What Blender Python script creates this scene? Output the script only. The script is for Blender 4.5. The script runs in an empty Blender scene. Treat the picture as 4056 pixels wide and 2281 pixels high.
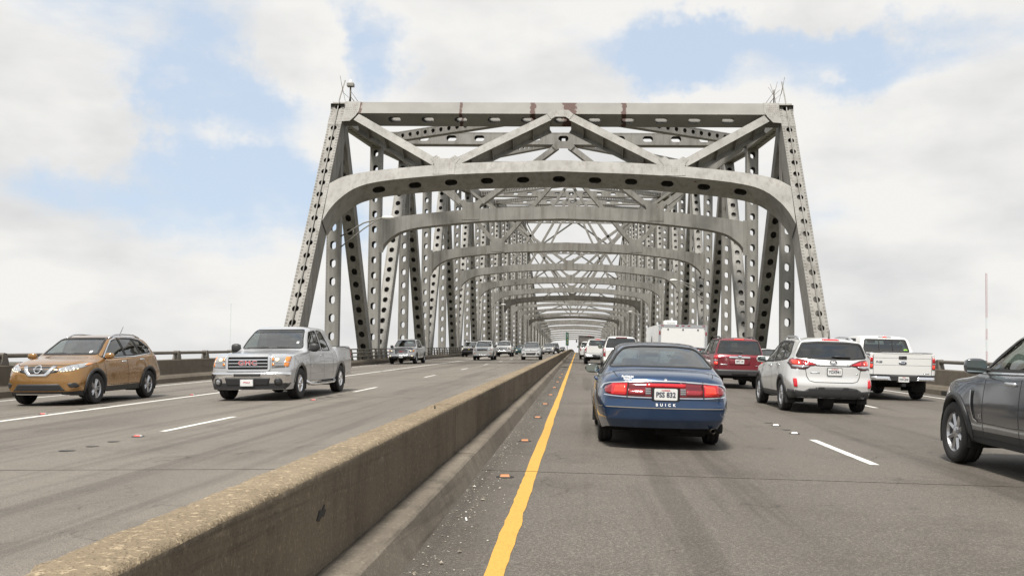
import bpy, bmesh, math, random
import numpy as np
from mathutils import Vector, Matrix, noise
from mathutils.bvhtree import BVHTree
from mathutils.geometry import delaunay_2d_cdt

random.seed(7)
rng = np.random.default_rng(7)
SC = bpy.context.scene
COL = SC.collection
R_ = math.radians

# ------------------------------------------------------------------ road profile
GRADE, KV, YV, CROSS, XB = .035, 8e-5, 130., .017, -1.40     # climb, crest curvature and its start, crossfall, median line
def zc(y): return GRADE*y - KV*max(0., y-YV)**2/2 + CROSS*abs(XB)
def slope(y): return GRADE - KV*max(0., y-YV)
def zr(x, y): return zc(y) - CROSS*abs(x - XB)

# ------------------------------------------------------------------ camera
FPX, PX, PY = 3750., 2189., 1348.
cam = bpy.data.objects.new('camera', bpy.data.cameras.new('camera')); COL.objects.link(cam)
cam.data.sensor_width = 36; cam.data.lens = 36*FPX/4056
cam.data.shift_x = -(PX - 2028)/4056; cam.data.shift_y = (PY - 1140.5)/4056
cam.data.clip_start = .1; cam.data.clip_end = 20000
_psi, _e, _rho = math.atan(101/FPX), .040, .0115
_F = Vector((-math.sin(_psi)*math.cos(_e), math.cos(_psi)*math.cos(_e), math.sin(_e)))
_R0 = Vector((math.cos(_psi), math.sin(_psi), 0)); _U0 = _R0.cross(_F)
_R = _R0*math.cos(_rho) + _U0*math.sin(_rho); _U = _U0*math.cos(_rho) - _R0*math.sin(_rho)
_m = Matrix((_R, _U, -_F)).transposed().to_4x4(); _m.translation = Vector((0, 0, 1.30))
cam.matrix_world = _m
SC.camera = cam

# ------------------------------------------------------------------ world: Nishita sky under broken cloud
SUN_EL, SUN_AZ = 62., -163.        # azimuth measured from +Y towards +X
W = bpy.data.worlds.new('World'); SC.world = W; W.use_nodes = True
NT = W.node_tree; NT.nodes.clear()
def wn(t, **k):
    n = NT.nodes.new(t)
    for a, b in k.items(): setattr(n, a, b)
    return n
def wl(a, b): NT.links.new(a, b)
def wmath(op, a, b=None, clamp=False):
    n = wn('ShaderNodeMath', operation=op); n.use_clamp = clamp
    for i, v in enumerate((a, b)):
        if v is None: continue
        if isinstance(v, (int, float)): n.inputs[i].default_value = v
        else: wl(v, n.inputs[i])
    return n.outputs[0]
tc = wn('ShaderNodeTexCoord')
sky = wn('ShaderNodeTexSky'); sky.sky_type = 'NISHITA'; sky.sun_disc = False
sky.sun_elevation = R_(SUN_EL); sky.sun_rotation = R_(SUN_AZ); sky.air_density = 1.0; sky.dust_density = 1.6; sky.ozone_density = 1.2
sep = wn('ShaderNodeSeparateXYZ'); wl(tc.outputs['Generated'], sep.inputs[0])
warp = wn('ShaderNodeTexNoise'); warp.inputs['Scale'].default_value = 4.2; warp.inputs['Detail'].default_value = 6; warp.inputs['Roughness'].default_value = .66
wl(tc.outputs['Generated'], warp.inputs['Vector'])
wsep = wn('ShaderNodeSeparateXYZ'); wl(warp.outputs['Color'], wsep.inputs[0])
az = wmath('MULTIPLY', wmath('ARCTAN2', sep.outputs[0], sep.outputs[1]), 57.2958)
el = wmath('MULTIPLY', wmath('ARCSINE', sep.outputs[2]), 57.2958)
az = wmath('ADD', az, wmath('MULTIPLY', wmath('SUBTRACT', wsep.outputs[0], .5), 16.))
el = wmath('ADD', el, wmath('MULTIPLY', wmath('SUBTRACT', wsep.outputs[1], .5), 12.))
# cloud field: layered noise on the cloud deck, plus the gaps and heaps that stand in view
mapn = wn('ShaderNodeMapping'); mapn.inputs['Scale'].default_value = (1, 1, 2.3); wl(tc.outputs['Generated'], mapn.inputs['Vector'])
nz = wn('ShaderNodeTexNoise'); nz.inputs['Scale'].default_value = 3.4; nz.inputs['Detail'].default_value = 12; nz.inputs['Roughness'].default_value = .57
wl(mapn.outputs[0], nz.inputs['Vector'])
dens = wmath('MULTIPLY', wmath('SUBTRACT', nz.outputs['Fac'], .5), 3.1)
dens = wmath('ADD', dens, .62)
LOBES = [ # az, el, width az, width el, weight (negative: blue gap)
    (-21, 17.5, 5.5, 2.6, -.95), (-22.5, 13.6, 3.2, 2.6, -.75), (-18.6, 12.2, 3.4, 2.6, -.85), (-11.6, 18.8, 2.6, 3.4, -1.05), (-6, 20.5, 4, 1.2, -.5),
    (6.5, 18.6, 3.0, 2.4, -.95), (11, 20.8, 6.0, 1.4, -.55), (18, 18.2, 4.6, 1.9, -.8), (-25, 8.6, 6, 2.2, -.55), (-14.5, 9.6, 3, 3, -.4),
    (-29.5, 13.2, 4.4, 2.8, .9), (-16.5, 19.0, 2.8, 1.5, .6), (-2.5, 17.6, 4.6, 2.6, .8), (8.5, 15.4, 6.5, 1.6, .6), (22, 12.2, 5, 4, .9), (14.9, 18.6, .9, .6, .35), (-21.6, 13.9, 1.5, 1.0, .55), (15, 23.2, 9, 1.6, .8)]
for a0, e0, sa, se, w_ in LOBES:
    da = wmath('DIVIDE', wmath('SUBTRACT', az, a0), sa); de = wmath('DIVIDE', wmath('SUBTRACT', el, e0), se)
    q = wmath('ADD', wmath('MULTIPLY', da, da), wmath('MULTIPLY', de, de))
    dens = wmath('ADD', dens, wmath('MULTIPLY', wmath('EXPONENT', wmath('MULTIPLY', q, -1.)), w_*(.82 if w_ < 0 else 1.)))
# the deck closes towards the horizon
dens = wmath('ADD', dens, wmath('MULTIPLY', wmath('EXPONENT', wmath('MULTIPLY', wmath('ABSOLUTE', sep.outputs[2]), -14.)), .9))
cover = wn('ShaderNodeMapRange'); cover.interpolation_type = 'SMOOTHSTEP'; cover.inputs['From Min'].default_value = .02; cover.inputs['From Max'].default_value = .74
wl(dens, cover.inputs['Value'])
sh = wn('ShaderNodeTexNoise'); sh.inputs['Scale'].default_value = 5.5; sh.inputs['Detail'].default_value = 5; wl(mapn.outputs[0], sh.inputs['Vector'])
crmp = wn('ShaderNodeValToRGB'); cr = crmp.color_ramp
cr.elements[0].position = .22; cr.elements[0].color = (.72, .725, .73, 1)
cr.elements[1].position = .52; cr.elements[1].color = (.95, .94, .915, 1)
thick = wn('ShaderNodeMapRange'); thick.inputs['From Min'].default_value = .5; thick.inputs['From Max'].default_value = 2.2; thick.inputs['To Max'].default_value = .16; wl(dens, thick.inputs['Value'])
wl(wmath('SUBTRACT', sh.outputs['Fac'], thick.outputs[0]), crmp.inputs[0])
WS = .10                                                   # background strength
cs = wn('ShaderNodeVectorMath', operation='SCALE'); wl(crmp.outputs[0], cs.inputs[0]); cs.inputs['Scale'].default_value = .81/WS
skm = wn('ShaderNodeMix', data_type='RGBA'); skm.inputs[0].default_value = .70
wl(sky.outputs[0], skm.inputs['A']); skm.inputs['B'].default_value = (6.2, 7.2, 8.5, 1)      # thin high veil in the blue gaps
mx = wn('ShaderNodeMix', data_type='RGBA'); wl(cover.outputs[0], mx.inputs[0]); wl(skm.outputs['Result'], mx.inputs['A']); wl(cs.outputs[0], mx.inputs['B'])
bg = wn('ShaderNodeBackground'); bg.inputs['Strength'].default_value = WS; wl(mx.outputs['Result'], bg.inputs['Color'])
wo = wn('ShaderNodeOutputWorld'); wl(bg.outputs[0], wo.inputs['Surface'])

# ------------------------------------------------------------------ sun through thin cloud
sun = bpy.data.objects.new('sun', bpy.data.lights.new('sun', 'SUN')); COL.objects.link(sun)
sun.data.energy = 4.6; sun.data.angle = R_(11); sun.data.color = (1, .955, .89)
_d = Vector((math.sin(R_(SUN_AZ))*math.cos(R_(SUN_EL)), math.cos(R_(SUN_AZ))*math.cos(R_(SUN_EL)), math.sin(R_(SUN_EL))))
sun.rotation_euler = (-_d).to_track_quat('-Z', 'Y').to_euler()
sun.location = (-40, -20, 80)

SC.view_settings.view_transform = 'Standard'; SC.view_settings.look = 'None'
SC.view_settings.exposure = 0.24; SC.view_settings.gamma = 1.0
SC.render.engine = 'CYCLES'
SC.cycles.use_denoising = True
SC.cycles.max_bounces = 8; SC.cycles.transparent_max_bounces = 16; SC.cycles.caustics_reflective = False; SC.cycles.caustics_refractive = False
SC.cycles.sample_clamp_indirect = 6

# ------------------------------------------------------------------ materials
MATS = {}
class NB:                                                   # small node-building helper for a material
    def __init__(s, name):
        s.m = bpy.data.materials.new(name); s.m.use_nodes = True; s.t = s.m.node_tree
        s.b = s.t.nodes['Principled BSDF']; s.out = s.t.nodes['Material Output']; MATS[name] = s.m
        s.pos = None
    def n(s, t, **k):
        x = s.t.nodes.new(t)
        for a, b in k.items(): setattr(x, a, b)
        return x
    def l(s, a, b): s.t.links.new(a, b)
    def P(s):
        if s.pos is None: s.pos = s.n('ShaderNodeNewGeometry')
        return s.pos.outputs['Position']
    def obj(s): return s.n('ShaderNodeTexCoord').outputs['Object']
    def mapv(s, vec, scale=(1, 1, 1), loc=(0, 0, 0)):
        m = s.n('ShaderNodeMapping'); m.inputs['Scale'].default_value = scale; m.inputs['Location'].default_value = loc; s.l(vec, m.inputs['Vector']); return m.outputs[0]
    def noise(s, scale, detail=4, rough=.5, vec=None, sc=(1, 1, 1)):
        x = s.n('ShaderNodeTexNoise'); x.inputs['Scale'].default_value = scale; x.inputs['Detail'].default_value = detail; x.inputs['Roughness'].default_value = rough
        v = vec if vec is not None else s.P()
        if sc != (1, 1, 1): v = s.mapv(v, sc)
        s.l(v, x.inputs['Vector']); return x.outputs['Fac']
    def ramp(s, fac, *st):
        r = s.n('ShaderNodeValToRGB'); e = r.color_ramp.elements
        while len(e) < len(st): e.new(.5)
        for i, (p, c) in enumerate(st):
            e[i].position = p; e[i].color = tuple(c)+(1,) if isinstance(c, (tuple, list)) else (c, c, c, 1)
        s.l(fac, r.inputs[0]); return r.outputs[0]
    def mix(s, fac, a, b, mode='MIX'):
        x = s.n('ShaderNodeMix', data_type='RGBA', blend_type=mode)
        for v, i in ((fac, 0), (a, 'A'), (b, 'B')):
            sk = x.inputs[i] if i != 0 else x.inputs[0]
            if isinstance(v, (int, float)): sk.default_value = v if i == 0 else (v, v, v, 1)
            elif isinstance(v, tuple): sk.default_value = v+(1,)
            else: s.l(v, sk)
        return x.outputs['Result']
    def math(s, op, a, b=None, clamp=False):
        x = s.n('ShaderNodeMath', operation=op); x.use_clamp = clamp
        for i, v in enumerate((a, b)):
            if v is None: continue
            if isinstance(v, (int, float)): x.inputs[i].default_value = v
            else: s.l(v, x.inputs[i])
        return x.outputs[0]
    def bump(s, h, strength=.3, dist=.01):
        x = s.n('ShaderNodeBump'); x.inputs['Strength'].default_value = strength; x.inputs['Distance'].default_value = dist
        s.l(h, x.inputs['Height']); s.l(x.outputs[0], s.b.inputs['Normal'])
    def set(s, base=None, rough=None, metal=None, **k):
        for key, v in (('Base Color', base), ('Roughness', rough), ('Metallic', metal)) + tuple(k.items()):
            if v is None: continue
            sk = s.b.inputs[key]
            if isinstance(v, (int, float)): sk.default_value = v
            elif isinstance(v, tuple): sk.default_value = v + (1,) if len(v) == 3 and sk.type == 'RGBA' else v
            else: s.l(v, sk)
        return s
def simple(name, col, rough=.5, metal=0., grain=.06, **k):
    s = NB(name)
    n = s.noise(9, 3, vec=s.obj())
    c = s.mix(n, tuple(v*(1-grain) for v in col), tuple(min(1, v*(1+grain)) for v in col))
    s.set(c, rough, metal, **k); return s.m

# painted steel of the truss: grey paint, run-off streaks, grime and rust blooms
def steel(name, base, rust=.0, dirt=.5):
    s = NB(name)
    n1 = s.noise(.55, 6, .6); n2 = s.noise(2.6, 7, .68, sc=(1, 1, .11)); n3 = s.noise(7, 5, .6)
    c = s.mix(s.ramp(n1, (.35, 0.), (.70, 1.)), tuple(v*.80 for v in base), tuple(v*1.08 for v in base))
    c = s.mix(s.math('MULTIPLY', s.ramp(n2, (.46, 0.), (.72, 1.)), dirt), c, (base[0]*.42, base[1]*.39, base[2]*.35))
    c = s.mix(s.math('MULTIPLY', s.ramp(n3, (.60, 0.), (.75, 1.)), dirt*.35), c, (base[0]*.55, base[1]*.50, base[2]*.45))
    nr = s.noise(.9, 8, .62); nr2 = s.noise(3.7, 6, .7)
    mask = s.math('MULTIPLY', s.ramp(nr, (.70-rust, 0.), (.725-rust, 1.)), s.ramp(nr2, (.46, 0.), (.52, 1.)))
    c = s.mix(mask, c, s.mix(nr2, (.045, .015, .008), (.10, .036, .018)))
    s.set(c, .62, 0.); s.bump(n3, .12, .01); return s.m
steel('steel', (.276, .267, .245), .0, .7)
steel('steel_b', (.246, .236, .214), .03, .85)
# portal beam: paint toned darker against the light on its tilted face, plus big rust blooms
s = NB('steel_rust')
n1 = s.noise(.55, 6, .6); n2 = s.noise(2.2, 6, .65, sc=(1, 1, .13)); n3 = s.noise(3.2, 7, .65)
c = s.mix(s.ramp(n1, (.35, 0.), (.72, 1.)), (.190, .184, .169), (.244, .236, .216))
c = s.mix(s.math('MULTIPLY', s.ramp(n2, (.52, 0.), (.78, 1.)), .5), c, (.20, .18, .15))
sx = s.n('ShaderNodeSeparateXYZ'); s.l(s.P(), sx.inputs[0])
acc = None
for x0, w_ in ((-15.4, .3), (-.8, .8), (-3.3, .28), (3.0, .28), (-8.3, .15)):
    d = s.math('DIVIDE', s.math('SUBTRACT', sx.outputs[0], x0), w_); g = s.math('EXPONENT', s.math('MULTIPLY', s.math('MULTIPLY', d, d), -1.))
    acc = g if acc is None else s.math('ADD', acc, g)
mask = s.ramp(s.math('ADD', s.math('MULTIPLY', acc, .62), s.math('SUBTRACT', n3, .5)), (.42, 0.), (.46, 1.))
run = s.math('MULTIPLY', s.ramp(s.math('ADD', s.math('MULTIPLY', acc, .5), s.math('SUBTRACT', n2, .5)), (.25, 0.), (.6, 1.)), .6)
c = s.mix(run, c, (.14, .085, .05))
c = s.mix(mask, c, s.mix(n3, (.030, .010, .006), (.075, .024, .012)))
s.set(c, .64)

def concrete(name, a, b, speck=.5, scale=1., bump=.4, bd=.01, scuff=0.):
    s = NB(name)
    n1 = s.noise(.7*scale, 5, .6); n2 = s.noise(38*scale, 3, .7); n3 = s.noise(110*scale, 2, .6); n4 = s.noise(3.1*scale, 6, .65)
    c = s.mix(s.ramp(n1, (.3, 0.), (.7, 1.)), a, b)
    c = s.mix(s.math('MULTIPLY', s.ramp(n4, (.5, 0.), (.75, 1.)), .5), c, tuple(v*.62 for v in a))
    c = s.mix(s.math('MULTIPLY', s.ramp(n2, (.54, 0.), (.66, 1.)), speck), c, tuple(min(1, v*1.75) for v in b))
    c = s.mix(s.math('MULTIPLY', s.ramp(n3, (.56, 0.), (.68, 1.)), speck), c, tuple(v*.42 for v in a))
    if scuff:
        w1 = s.noise(2.2, 6, .7, sc=(1, .10, 5)); w2 = s.noise(3., 6, .65, sc=(1, 1.2, .12))
        c = s.mix(s.math('MULTIPLY', s.ramp(w1, (.55, 0.), (.70, 1.)), scuff), c, tuple(v*.38 for v in a))
        c = s.mix(s.math('MULTIPLY', s.ramp(w2, (.50, 0.), (.72, 1.)), scuff*.8), c, tuple(v*.55 for v in a))
    s.set(c, .9); s.b.inputs['Specular IOR Level'].default_value = .25
    s.bump(s.math('ADD', n2, s.math('MULTIPLY', n3, .6)), bump, bd); return s.m
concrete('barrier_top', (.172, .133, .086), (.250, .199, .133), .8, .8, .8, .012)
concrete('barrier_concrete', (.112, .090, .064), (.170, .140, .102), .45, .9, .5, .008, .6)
concrete('curb_concrete', (.125, .107, .084), (.195, .168, .133), .35, 1., .4, .006, .55)
concrete('parapet_concrete', (.108, .091, .070), (.152, .131, .104), .2, .8, .3, .006, .5)

# roadway concrete: aggregate speckle, polished wheel paths and oil-darkened lane centres
s = NB('roadway')
P = s.P(); sx = s.n('ShaderNodeSeparateXYZ'); s.l(P, sx.inputs[0])
n1 = s.noise(.32, 5, .6, sc=(1, .22, 1)); n2 = s.noise(46, 3, .65); n3 = s.noise(150, 2, .6); n5 = s.noise(.9, 6, .62, sc=(1, .05, 1))
left = s.ramp(s.math('ADD', s.math('MULTIPLY', sx.outputs[0], -.5), -.2), (.0, 0.), (1., 1.))       # the oncoming deck is cleaner, paler concrete
c = s.mix(left, s.mix(s.ramp(n1, (.3, 0.), (.72, 1.)), (.112, .098, .080), (.158, .140, .117)), s.mix(s.ramp(n1, (.3, 0.), (.72, 1.)), (.176, .155, .129), (.240, .214, .181)))
n6 = s.noise(.55, 7, .7); n7 = s.noise(1.3, 5, .6, sc=(1.6, .028, 1)); n8 = s.noise(6.5, 5, .7)
acc = None
for x0, w_, k_ in ((1.5, .55, .40), (5.35, .55, .62), (6.35, .28, .4), (4.45, .28, .4), (9.1, .6, .5), (-4.1, .7, .35), (-8.1, .6, .45), (-12.0, .6, .35), (-.75, .25, .75), (-1.0, .2, .5), (11.6, .5, .6), (-14.4, .4, .6)):
    d = s.math('DIVIDE', s.math('SUBTRACT', sx.outputs[0], x0), w_); g = s.math('MULTIPLY', s.math('EXPONENT', s.math('MULTIPLY', s.math('MULTIPLY', d, d), -1.)), k_)
    acc = g if acc is None else s.math('ADD', acc, g)
oil = s.math('MULTIPLY', acc, s.ramp(n5, (.25, .35), (.7, 1.)))
c = s.mix(s.math('MULTIPLY', s.ramp(n2, (.49, 0.), (.62, 1.)), .62), c, (.27, .243, .205))
c = s.mix(s.math('MULTIPLY', s.ramp(n3, (.46, 0.), (.60, 1.)), .8), c, (.045, .04, .036))
c = s.mix(s.math('MULTIPLY', oil, .95, True), c, (.50, .49, .48), 'MULTIPLY')
c = s.mix(s.math('MULTIPLY', s.ramp(n6, (.50, 0.), (.64, 1.)), .55), c, (.66, .65, .63), 'MULTIPLY')
c = s.mix(s.math('MULTIPLY', s.ramp(n7, (.52, 0.), (.62, 1.)), .6), c, (.58, .57, .56), 'MULTIPLY')
c = s.mix(s.math('MULTIPLY', s.ramp(n8, (.60, 0.), (.74, 1.)), .5), c, (1.35, 1.33, 1.28), 'MULTIPLY')
vor = s.n('ShaderNodeTexVoronoi', feature='DISTANCE_TO_EDGE'); vor.inputs['Scale'].default_value = .21
wv = s.n('ShaderNodeVectorMath', operation='ADD'); s.l(P, wv.inputs[0]); wn_ = s.n('ShaderNodeTexNoise'); wn_.inputs['Scale'].default_value = 1.7; wn_.inputs['Detail'].default_value = 6; s.l(P, wn_.inputs['Vector']); s.l(wn_.outputs['Color'], wv.inputs[1]); s.l(wv.outputs[0], vor.inputs['Vector'])
crk = s.math('MULTIPLY', s.ramp(vor.outputs['Distance'], (.0, 1.), (.004, 0.)), s.ramp(n6, (.48, 0.), (.56, 1.)))
c = s.mix(s.math('MULTIPLY', crk, .7), c, (.35, .34, .33), 'MULTIPLY')
s.set(c, s.ramp(n1, (.2, .62), (.8, .8))); s.b.inputs['Specular IOR Level'].default_value = .35
s.bump(s.math('ADD', n2, n3), .55, .008)

def paintline(name, col):
    s = NB(name); n = s.noise(60, 4, .7); n2 = s.noise(5, 5, .7)
    c = s.mix(s.math('MULTIPLY', s.ramp(n, (.52, 0.), (.68, 1.)), .7), tuple(col), tuple(v*.45 for v in col))
    c = s.mix(s.math('MULTIPLY', s.ramp(n2, (.5, 0.), (.8, 1.)), .4), c, tuple(v*.6 for v in col)); s.set(c, .7)
paintline('line_white', (.66, .65, .61)); paintline('line_yellow', (.55, .31, .055))
simple('joint_dark', (.03, .028, .026), .9)
simple('scar_pad', (.055, .052, .048), .8, 0, .4)
simple('joint_steel', (.42, .41, .39), .5, .3, .3)
simple('rail_paint', (.115, .10, .082), .55, 0, .35)
simple('rubber', (.018, .018, .018), .75, 0, .2)
simple('tyre', (.022, .021, .021), .8, 0, .3)
simple('black_plastic', (.030, .030, .031), .5, 0, .15)
simple('dark_under', (.012, .012, .012), .9)
simple('interior', (.055, .052, .05), .8)
simple('interior_tan', (.30, .27, .22), .8)
simple('chrome', (.80, .80, .81), .15, 1.0, .02)
simple('alloy', (.52, .52, .53), .28, .85, .05)
simple('silver_trim', (.60, .61, .63), .25, .8, .03)
simple('plate_white', (.74, .74, .72), .45)
simple('plate_ink', (.03, .035, .06), .5)
simple('plate_red', (.55, .04, .05), .5)
simple('marker_orange', (.42, .17, .06), .5); simple('marker_white', (.78, .77, .74), .4); simple('marker_red', (.5, .06, .05), .4)
simple('sign_green', (.01, .16, .07), .45); simple('sign_white', (.8, .8, .8), .4); simple('sign_yellow', (.75, .55, .06), .4)
simple('mast_red', (.38, .20, .19), .6); simple('mast_white', (.55, .62, .62), .6)
simple('white_panel', (.74, .74, .72), .35, 0, .04)
simple('sticker_green', (.25, .5, .05), .5)
simple('lamp_glass', (.7, .72, .7), .2)

def paint(name, col, metal=.5, rough=.3, coat=.9, dust=.16):
    s = NB('paint_'+name); o = s.obj(); n = s.noise(2.2, 6, .6, vec=o); n2 = s.noise(420, 1, .5, vec=o)
    sx = s.n('ShaderNodeSeparateXYZ'); s.l(o, sx.inputs[0])
    low = s.ramp(sx.outputs[2], (.22, 1.), (.75, 0.))                                # road film, thickest along the sills
    c = s.mix(s.math('MULTIPLY', s.math('ADD', s.math('MULTIPLY', low, .5), s.math('MULTIPLY', n, .35)), dust), col, (.22, .20, .17))
    c = s.mix(.10, c, s.mix(n2, tuple(v*.6 for v in col), tuple(min(1, v*1.5) for v in col)))
    bf = s.n('ShaderNodeNewGeometry').outputs['Backfacing']
    c = s.mix(bf, c, (.05, .048, .045)); m = s.math('MULTIPLY', s.math('SUBTRACT', 1., bf), metal)
    s.set(c, s.ramp(n, (.3, rough*.85), (.75, rough*1.25)), m, **{'Coat Weight': coat, 'Coat Roughness': .06}); return s.m
paint('tan', (.345, .180, .054), .6, .26); paint('silver', (.54, .545, .555), .5, .3); paint('silver2', (.66, .66, .645), .3, .3)
paint('white', (.72, .72, .70), 0., .35); paint('blue', (.008, .038, .104), .4, .22, 1., .08); paint('red', (.21, .018, .03), .4, .3)
paint('grey', (.105, .110, .120), .55, .22, 1., .08); paint('teal', (.02, .09, .10), .4, .3); paint('black', (.015, .015, .016), .1, .3); paint('beige', (.5, .48, .42), .3, .3)
paint('truckgrey', (.22, .21, .20), .1, .5)

def glass(name, tint, refl=.10, rough=.012):
    s = NB(name); t = s.t; t.nodes.remove(s.b)
    lw = s.n('ShaderNodeLayerWeight'); lw.inputs['Blend'].default_value = .5
    f5 = s.math('POWER', lw.outputs['Facing'], 4.)
    fac = s.math('ADD', s.math('MULTIPLY', f5, 1-refl), refl, True)
    tr = s.n('ShaderNodeBsdfTransparent'); gl = s.n('ShaderNodeBsdfGlossy'); gl.inputs['Roughness'].default_value = rough; gl.inputs['Color'].default_value = (.95, .97, .97, 1)
    n = s.noise(1.6, 3, vec=s.obj()); c = s.mix(n, tuple(v*.9 for v in tint), tint); s.l(c, tr.inputs['Color'])
    mxs = s.n('ShaderNodeMixShader'); s.l(fac, mxs.inputs[0]); s.l(tr.outputs[0], mxs.inputs[1]); s.l(gl.outputs[0], mxs.inputs[2]); s.l(mxs.outputs[0], s.out.inputs['Surface'])
glass('glass_clear', (.62, .70, .64), .22); glass('glass_side', (.28, .33, .31), .12); glass('glass_privacy', (.06, .065, .07), .12); glass('glass_blue', (.20, .29, .38), .24)
glass('glass_lens', (.85, .87, .88), .08)

def lens(name, col, emit=0., rough=.12):
    s = NB(name); o = s.obj(); w = s.n('ShaderNodeTexWave'); w.inputs['Scale'].default_value = 26; w.inputs['Distortion'].default_value = .6; s.l(o, w.inputs['Vector'])
    c = s.mix(w.outputs['Fac'], tuple(v*.72 for v in col), col)
    s.set(c, rough, 0., **{'Coat Weight': 1.0, 'Coat Roughness': .03})
    if emit: s.l(c, s.b.inputs['Emission Color']); s.b.inputs['Emission Strength'].default_value = emit
lens('lens_red', (.28, .008, .014)); lens('lens_dark_red', (.16, .008, .014)); lens('lens_red_lit', (.52, .006, .012), .22); lens('lens_red_hot', (.9, .045, .022), .38)
lens('lens_amber', (.75, .24, .03), .12); lens('lens_white', (.33, .34, .35), 0, .06); lens('lens_lit', (1., .86, .58), .8); lens('lens_clear', (.50, .51, .53), 0, .08)

# ------------------------------------------------------------------ building helpers
def tag(o, label=None, cat=None, group=None, kind=None):
    for k, v in (('label', label), ('category', cat), ('group', group), ('kind', kind)):
        if v: o[k] = v
    return o
def empty(name, loc=(0, 0, 0), mat=None):
    o = bpy.data.objects.new(name, None); o.empty_display_size = .3; COL.objects.link(o)
    if mat is not None: o.matrix_world = mat
    else: o.location = loc
    return o
def link(name, me, parent=None, world=False):
    o = bpy.data.objects.new(name, me); COL.objects.link(o)
    if parent is not None:
        o.parent = parent
        if world:
            p = parent; m = Matrix.Identity(4)
            while p is not None: m = Matrix.Translation(-p.location) @ m if p.type == 'EMPTY' else m; p = p.parent
            o.matrix_parent_inverse = m
    return o
def mesh(name, V, F, mat, smooth=False, idx=None):
    me = bpy.data.meshes.new(name)
    me.from_pydata([tuple(v) for v in V], [], [tuple(int(i) for i in f) for f in F])
    for m in (mat if isinstance(mat, (list, tuple)) else [mat]): me.materials.append(MATS[m])
    if idx is not None: me.polygons.foreach_set('material_index', list(idx))
    if smooth: me.polygons.foreach_set('use_smooth', [True]*len(me.polygons))
    me.validate(); me.update(); return me
def obj(name, V, F, mat, parent=None, smooth=False, world=False, idx=None):
    return link(name, mesh(name, V, F, mat, smooth, idx), parent, world)
class MB:
    def __init__(s): s.V = []; s.F = []
    def add(s, V, F):
        b = len(s.V); s.V += [tuple(v) for v in V]; s.F += [tuple(i+b for i in f) for f in F]; return s
    def box(s, c, h, M=None):
        V = [(c[0]+sx*h[0], c[1]+sy*h[1], c[2]+sz*h[2]) for sx in (-1, 1) for sy in (-1, 1) for sz in (-1, 1)]
        if M is not None: V = [tuple(M @ Vector(v)) for v in V]
        return s.add(V, [(0, 1, 3, 2), (4, 6, 7, 5), (0, 4, 5, 1), (2, 3, 7, 6), (0, 2, 6, 4), (1, 5, 7, 3)])
    def rbox(s, c, h, b):                                    # box with chamfered edges
        bm = bmesh.new(); bmesh.ops.create_cube(bm, size=1)
        for v in bm.verts: v.co = Vector((v.co.x*2*h[0], v.co.y*2*h[1], v.co.z*2*h[2])) + Vector(c)
        bmesh.ops.bevel(bm, geom=bm.edges[:], offset=b, segments=2, affect='EDGES', profile=.6)
        bm.verts.ensure_lookup_table(); bm.verts.index_update()
        s.add([v.co[:] for v in bm.verts], [[v.index for v in f.verts] for f in bm.faces]); bm.free(); return s
    def tube(s, pts, r, n=8, cap=True):
        pts = [Vector(p) for p in pts]; b = len(s.V); k = len(pts)
        for i, p in enumerate(pts):
            t = (pts[min(i+1, k-1)] - pts[max(i-1, 0)]).normalized()
            a = t.cross(Vector((0, 0, 1)) if abs(t.z) < .9 else Vector((1, 0, 0))).normalized(); c = t.cross(a)
            rr = r[i] if isinstance(r, (list, tuple)) else r
            for j in range(n):
                th = 2*math.pi*j/n; s.V.append(tuple(p + (a*math.cos(th) + c*math.sin(th))*rr))
        for i in range(k-1):
            for j in range(n):
                j2 = (j+1) % n; s.F.append((b+i*n+j, b+i*n+j2, b+(i+1)*n+j2, b+(i+1)*n+j))
        if cap: s.F.append(tuple(b+j for j in range(n))[::-1]); s.F.append(tuple(b+(k-1)*n+j for j in range(n)))
        return s
    def lathe(s, prof, n=24, axis=0, c=(0, 0, 0), a0=0, a1=2*math.pi):   # prof: (along axis, radius)
        b = len(s.V); full = abs(a1-a0-2*math.pi) < 1e-6; m = n if full else n+1; k = len(prof)
        for i in range(m):
            th = a0 + (a1-a0)*i/n
            for (u, r) in prof:
                p = [0, 0, 0]; p[axis] = u; p[(axis+1) % 3] = r*math.cos(th); p[(axis+2) % 3] = r*math.sin(th)
                s.V.append((p[0]+c[0], p[1]+c[1], p[2]+c[2]))
        for i in range(n):
            i2 = (i+1) % m
            for j in range(k-1): s.F.append((b+i*k+j, b+i2*k+j, b+i2*k+j+1, b+i*k+j+1))
        return s
    def prism(s, poly, f0, f1):                              # polygon lifted by two maps (u,v)->xyz
        n = len(poly); b = len(s.V); s.V += [tuple(f0(*p)) for p in poly] + [tuple(f1(*p)) for p in poly]
        s.F.append(tuple(range(b, b+n))); s.F.append(tuple(range(b+2*n-1, b+n-1, -1)))
        for i in range(n): j = (i+1) % n; s.F.append((b+i, b+n+i, b+n+j, b+j))
        return s
    def out(s, name, mat, parent=None, smooth=False, world=False): return obj(name, s.V, s.F, mat, parent, smooth, world)

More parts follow.
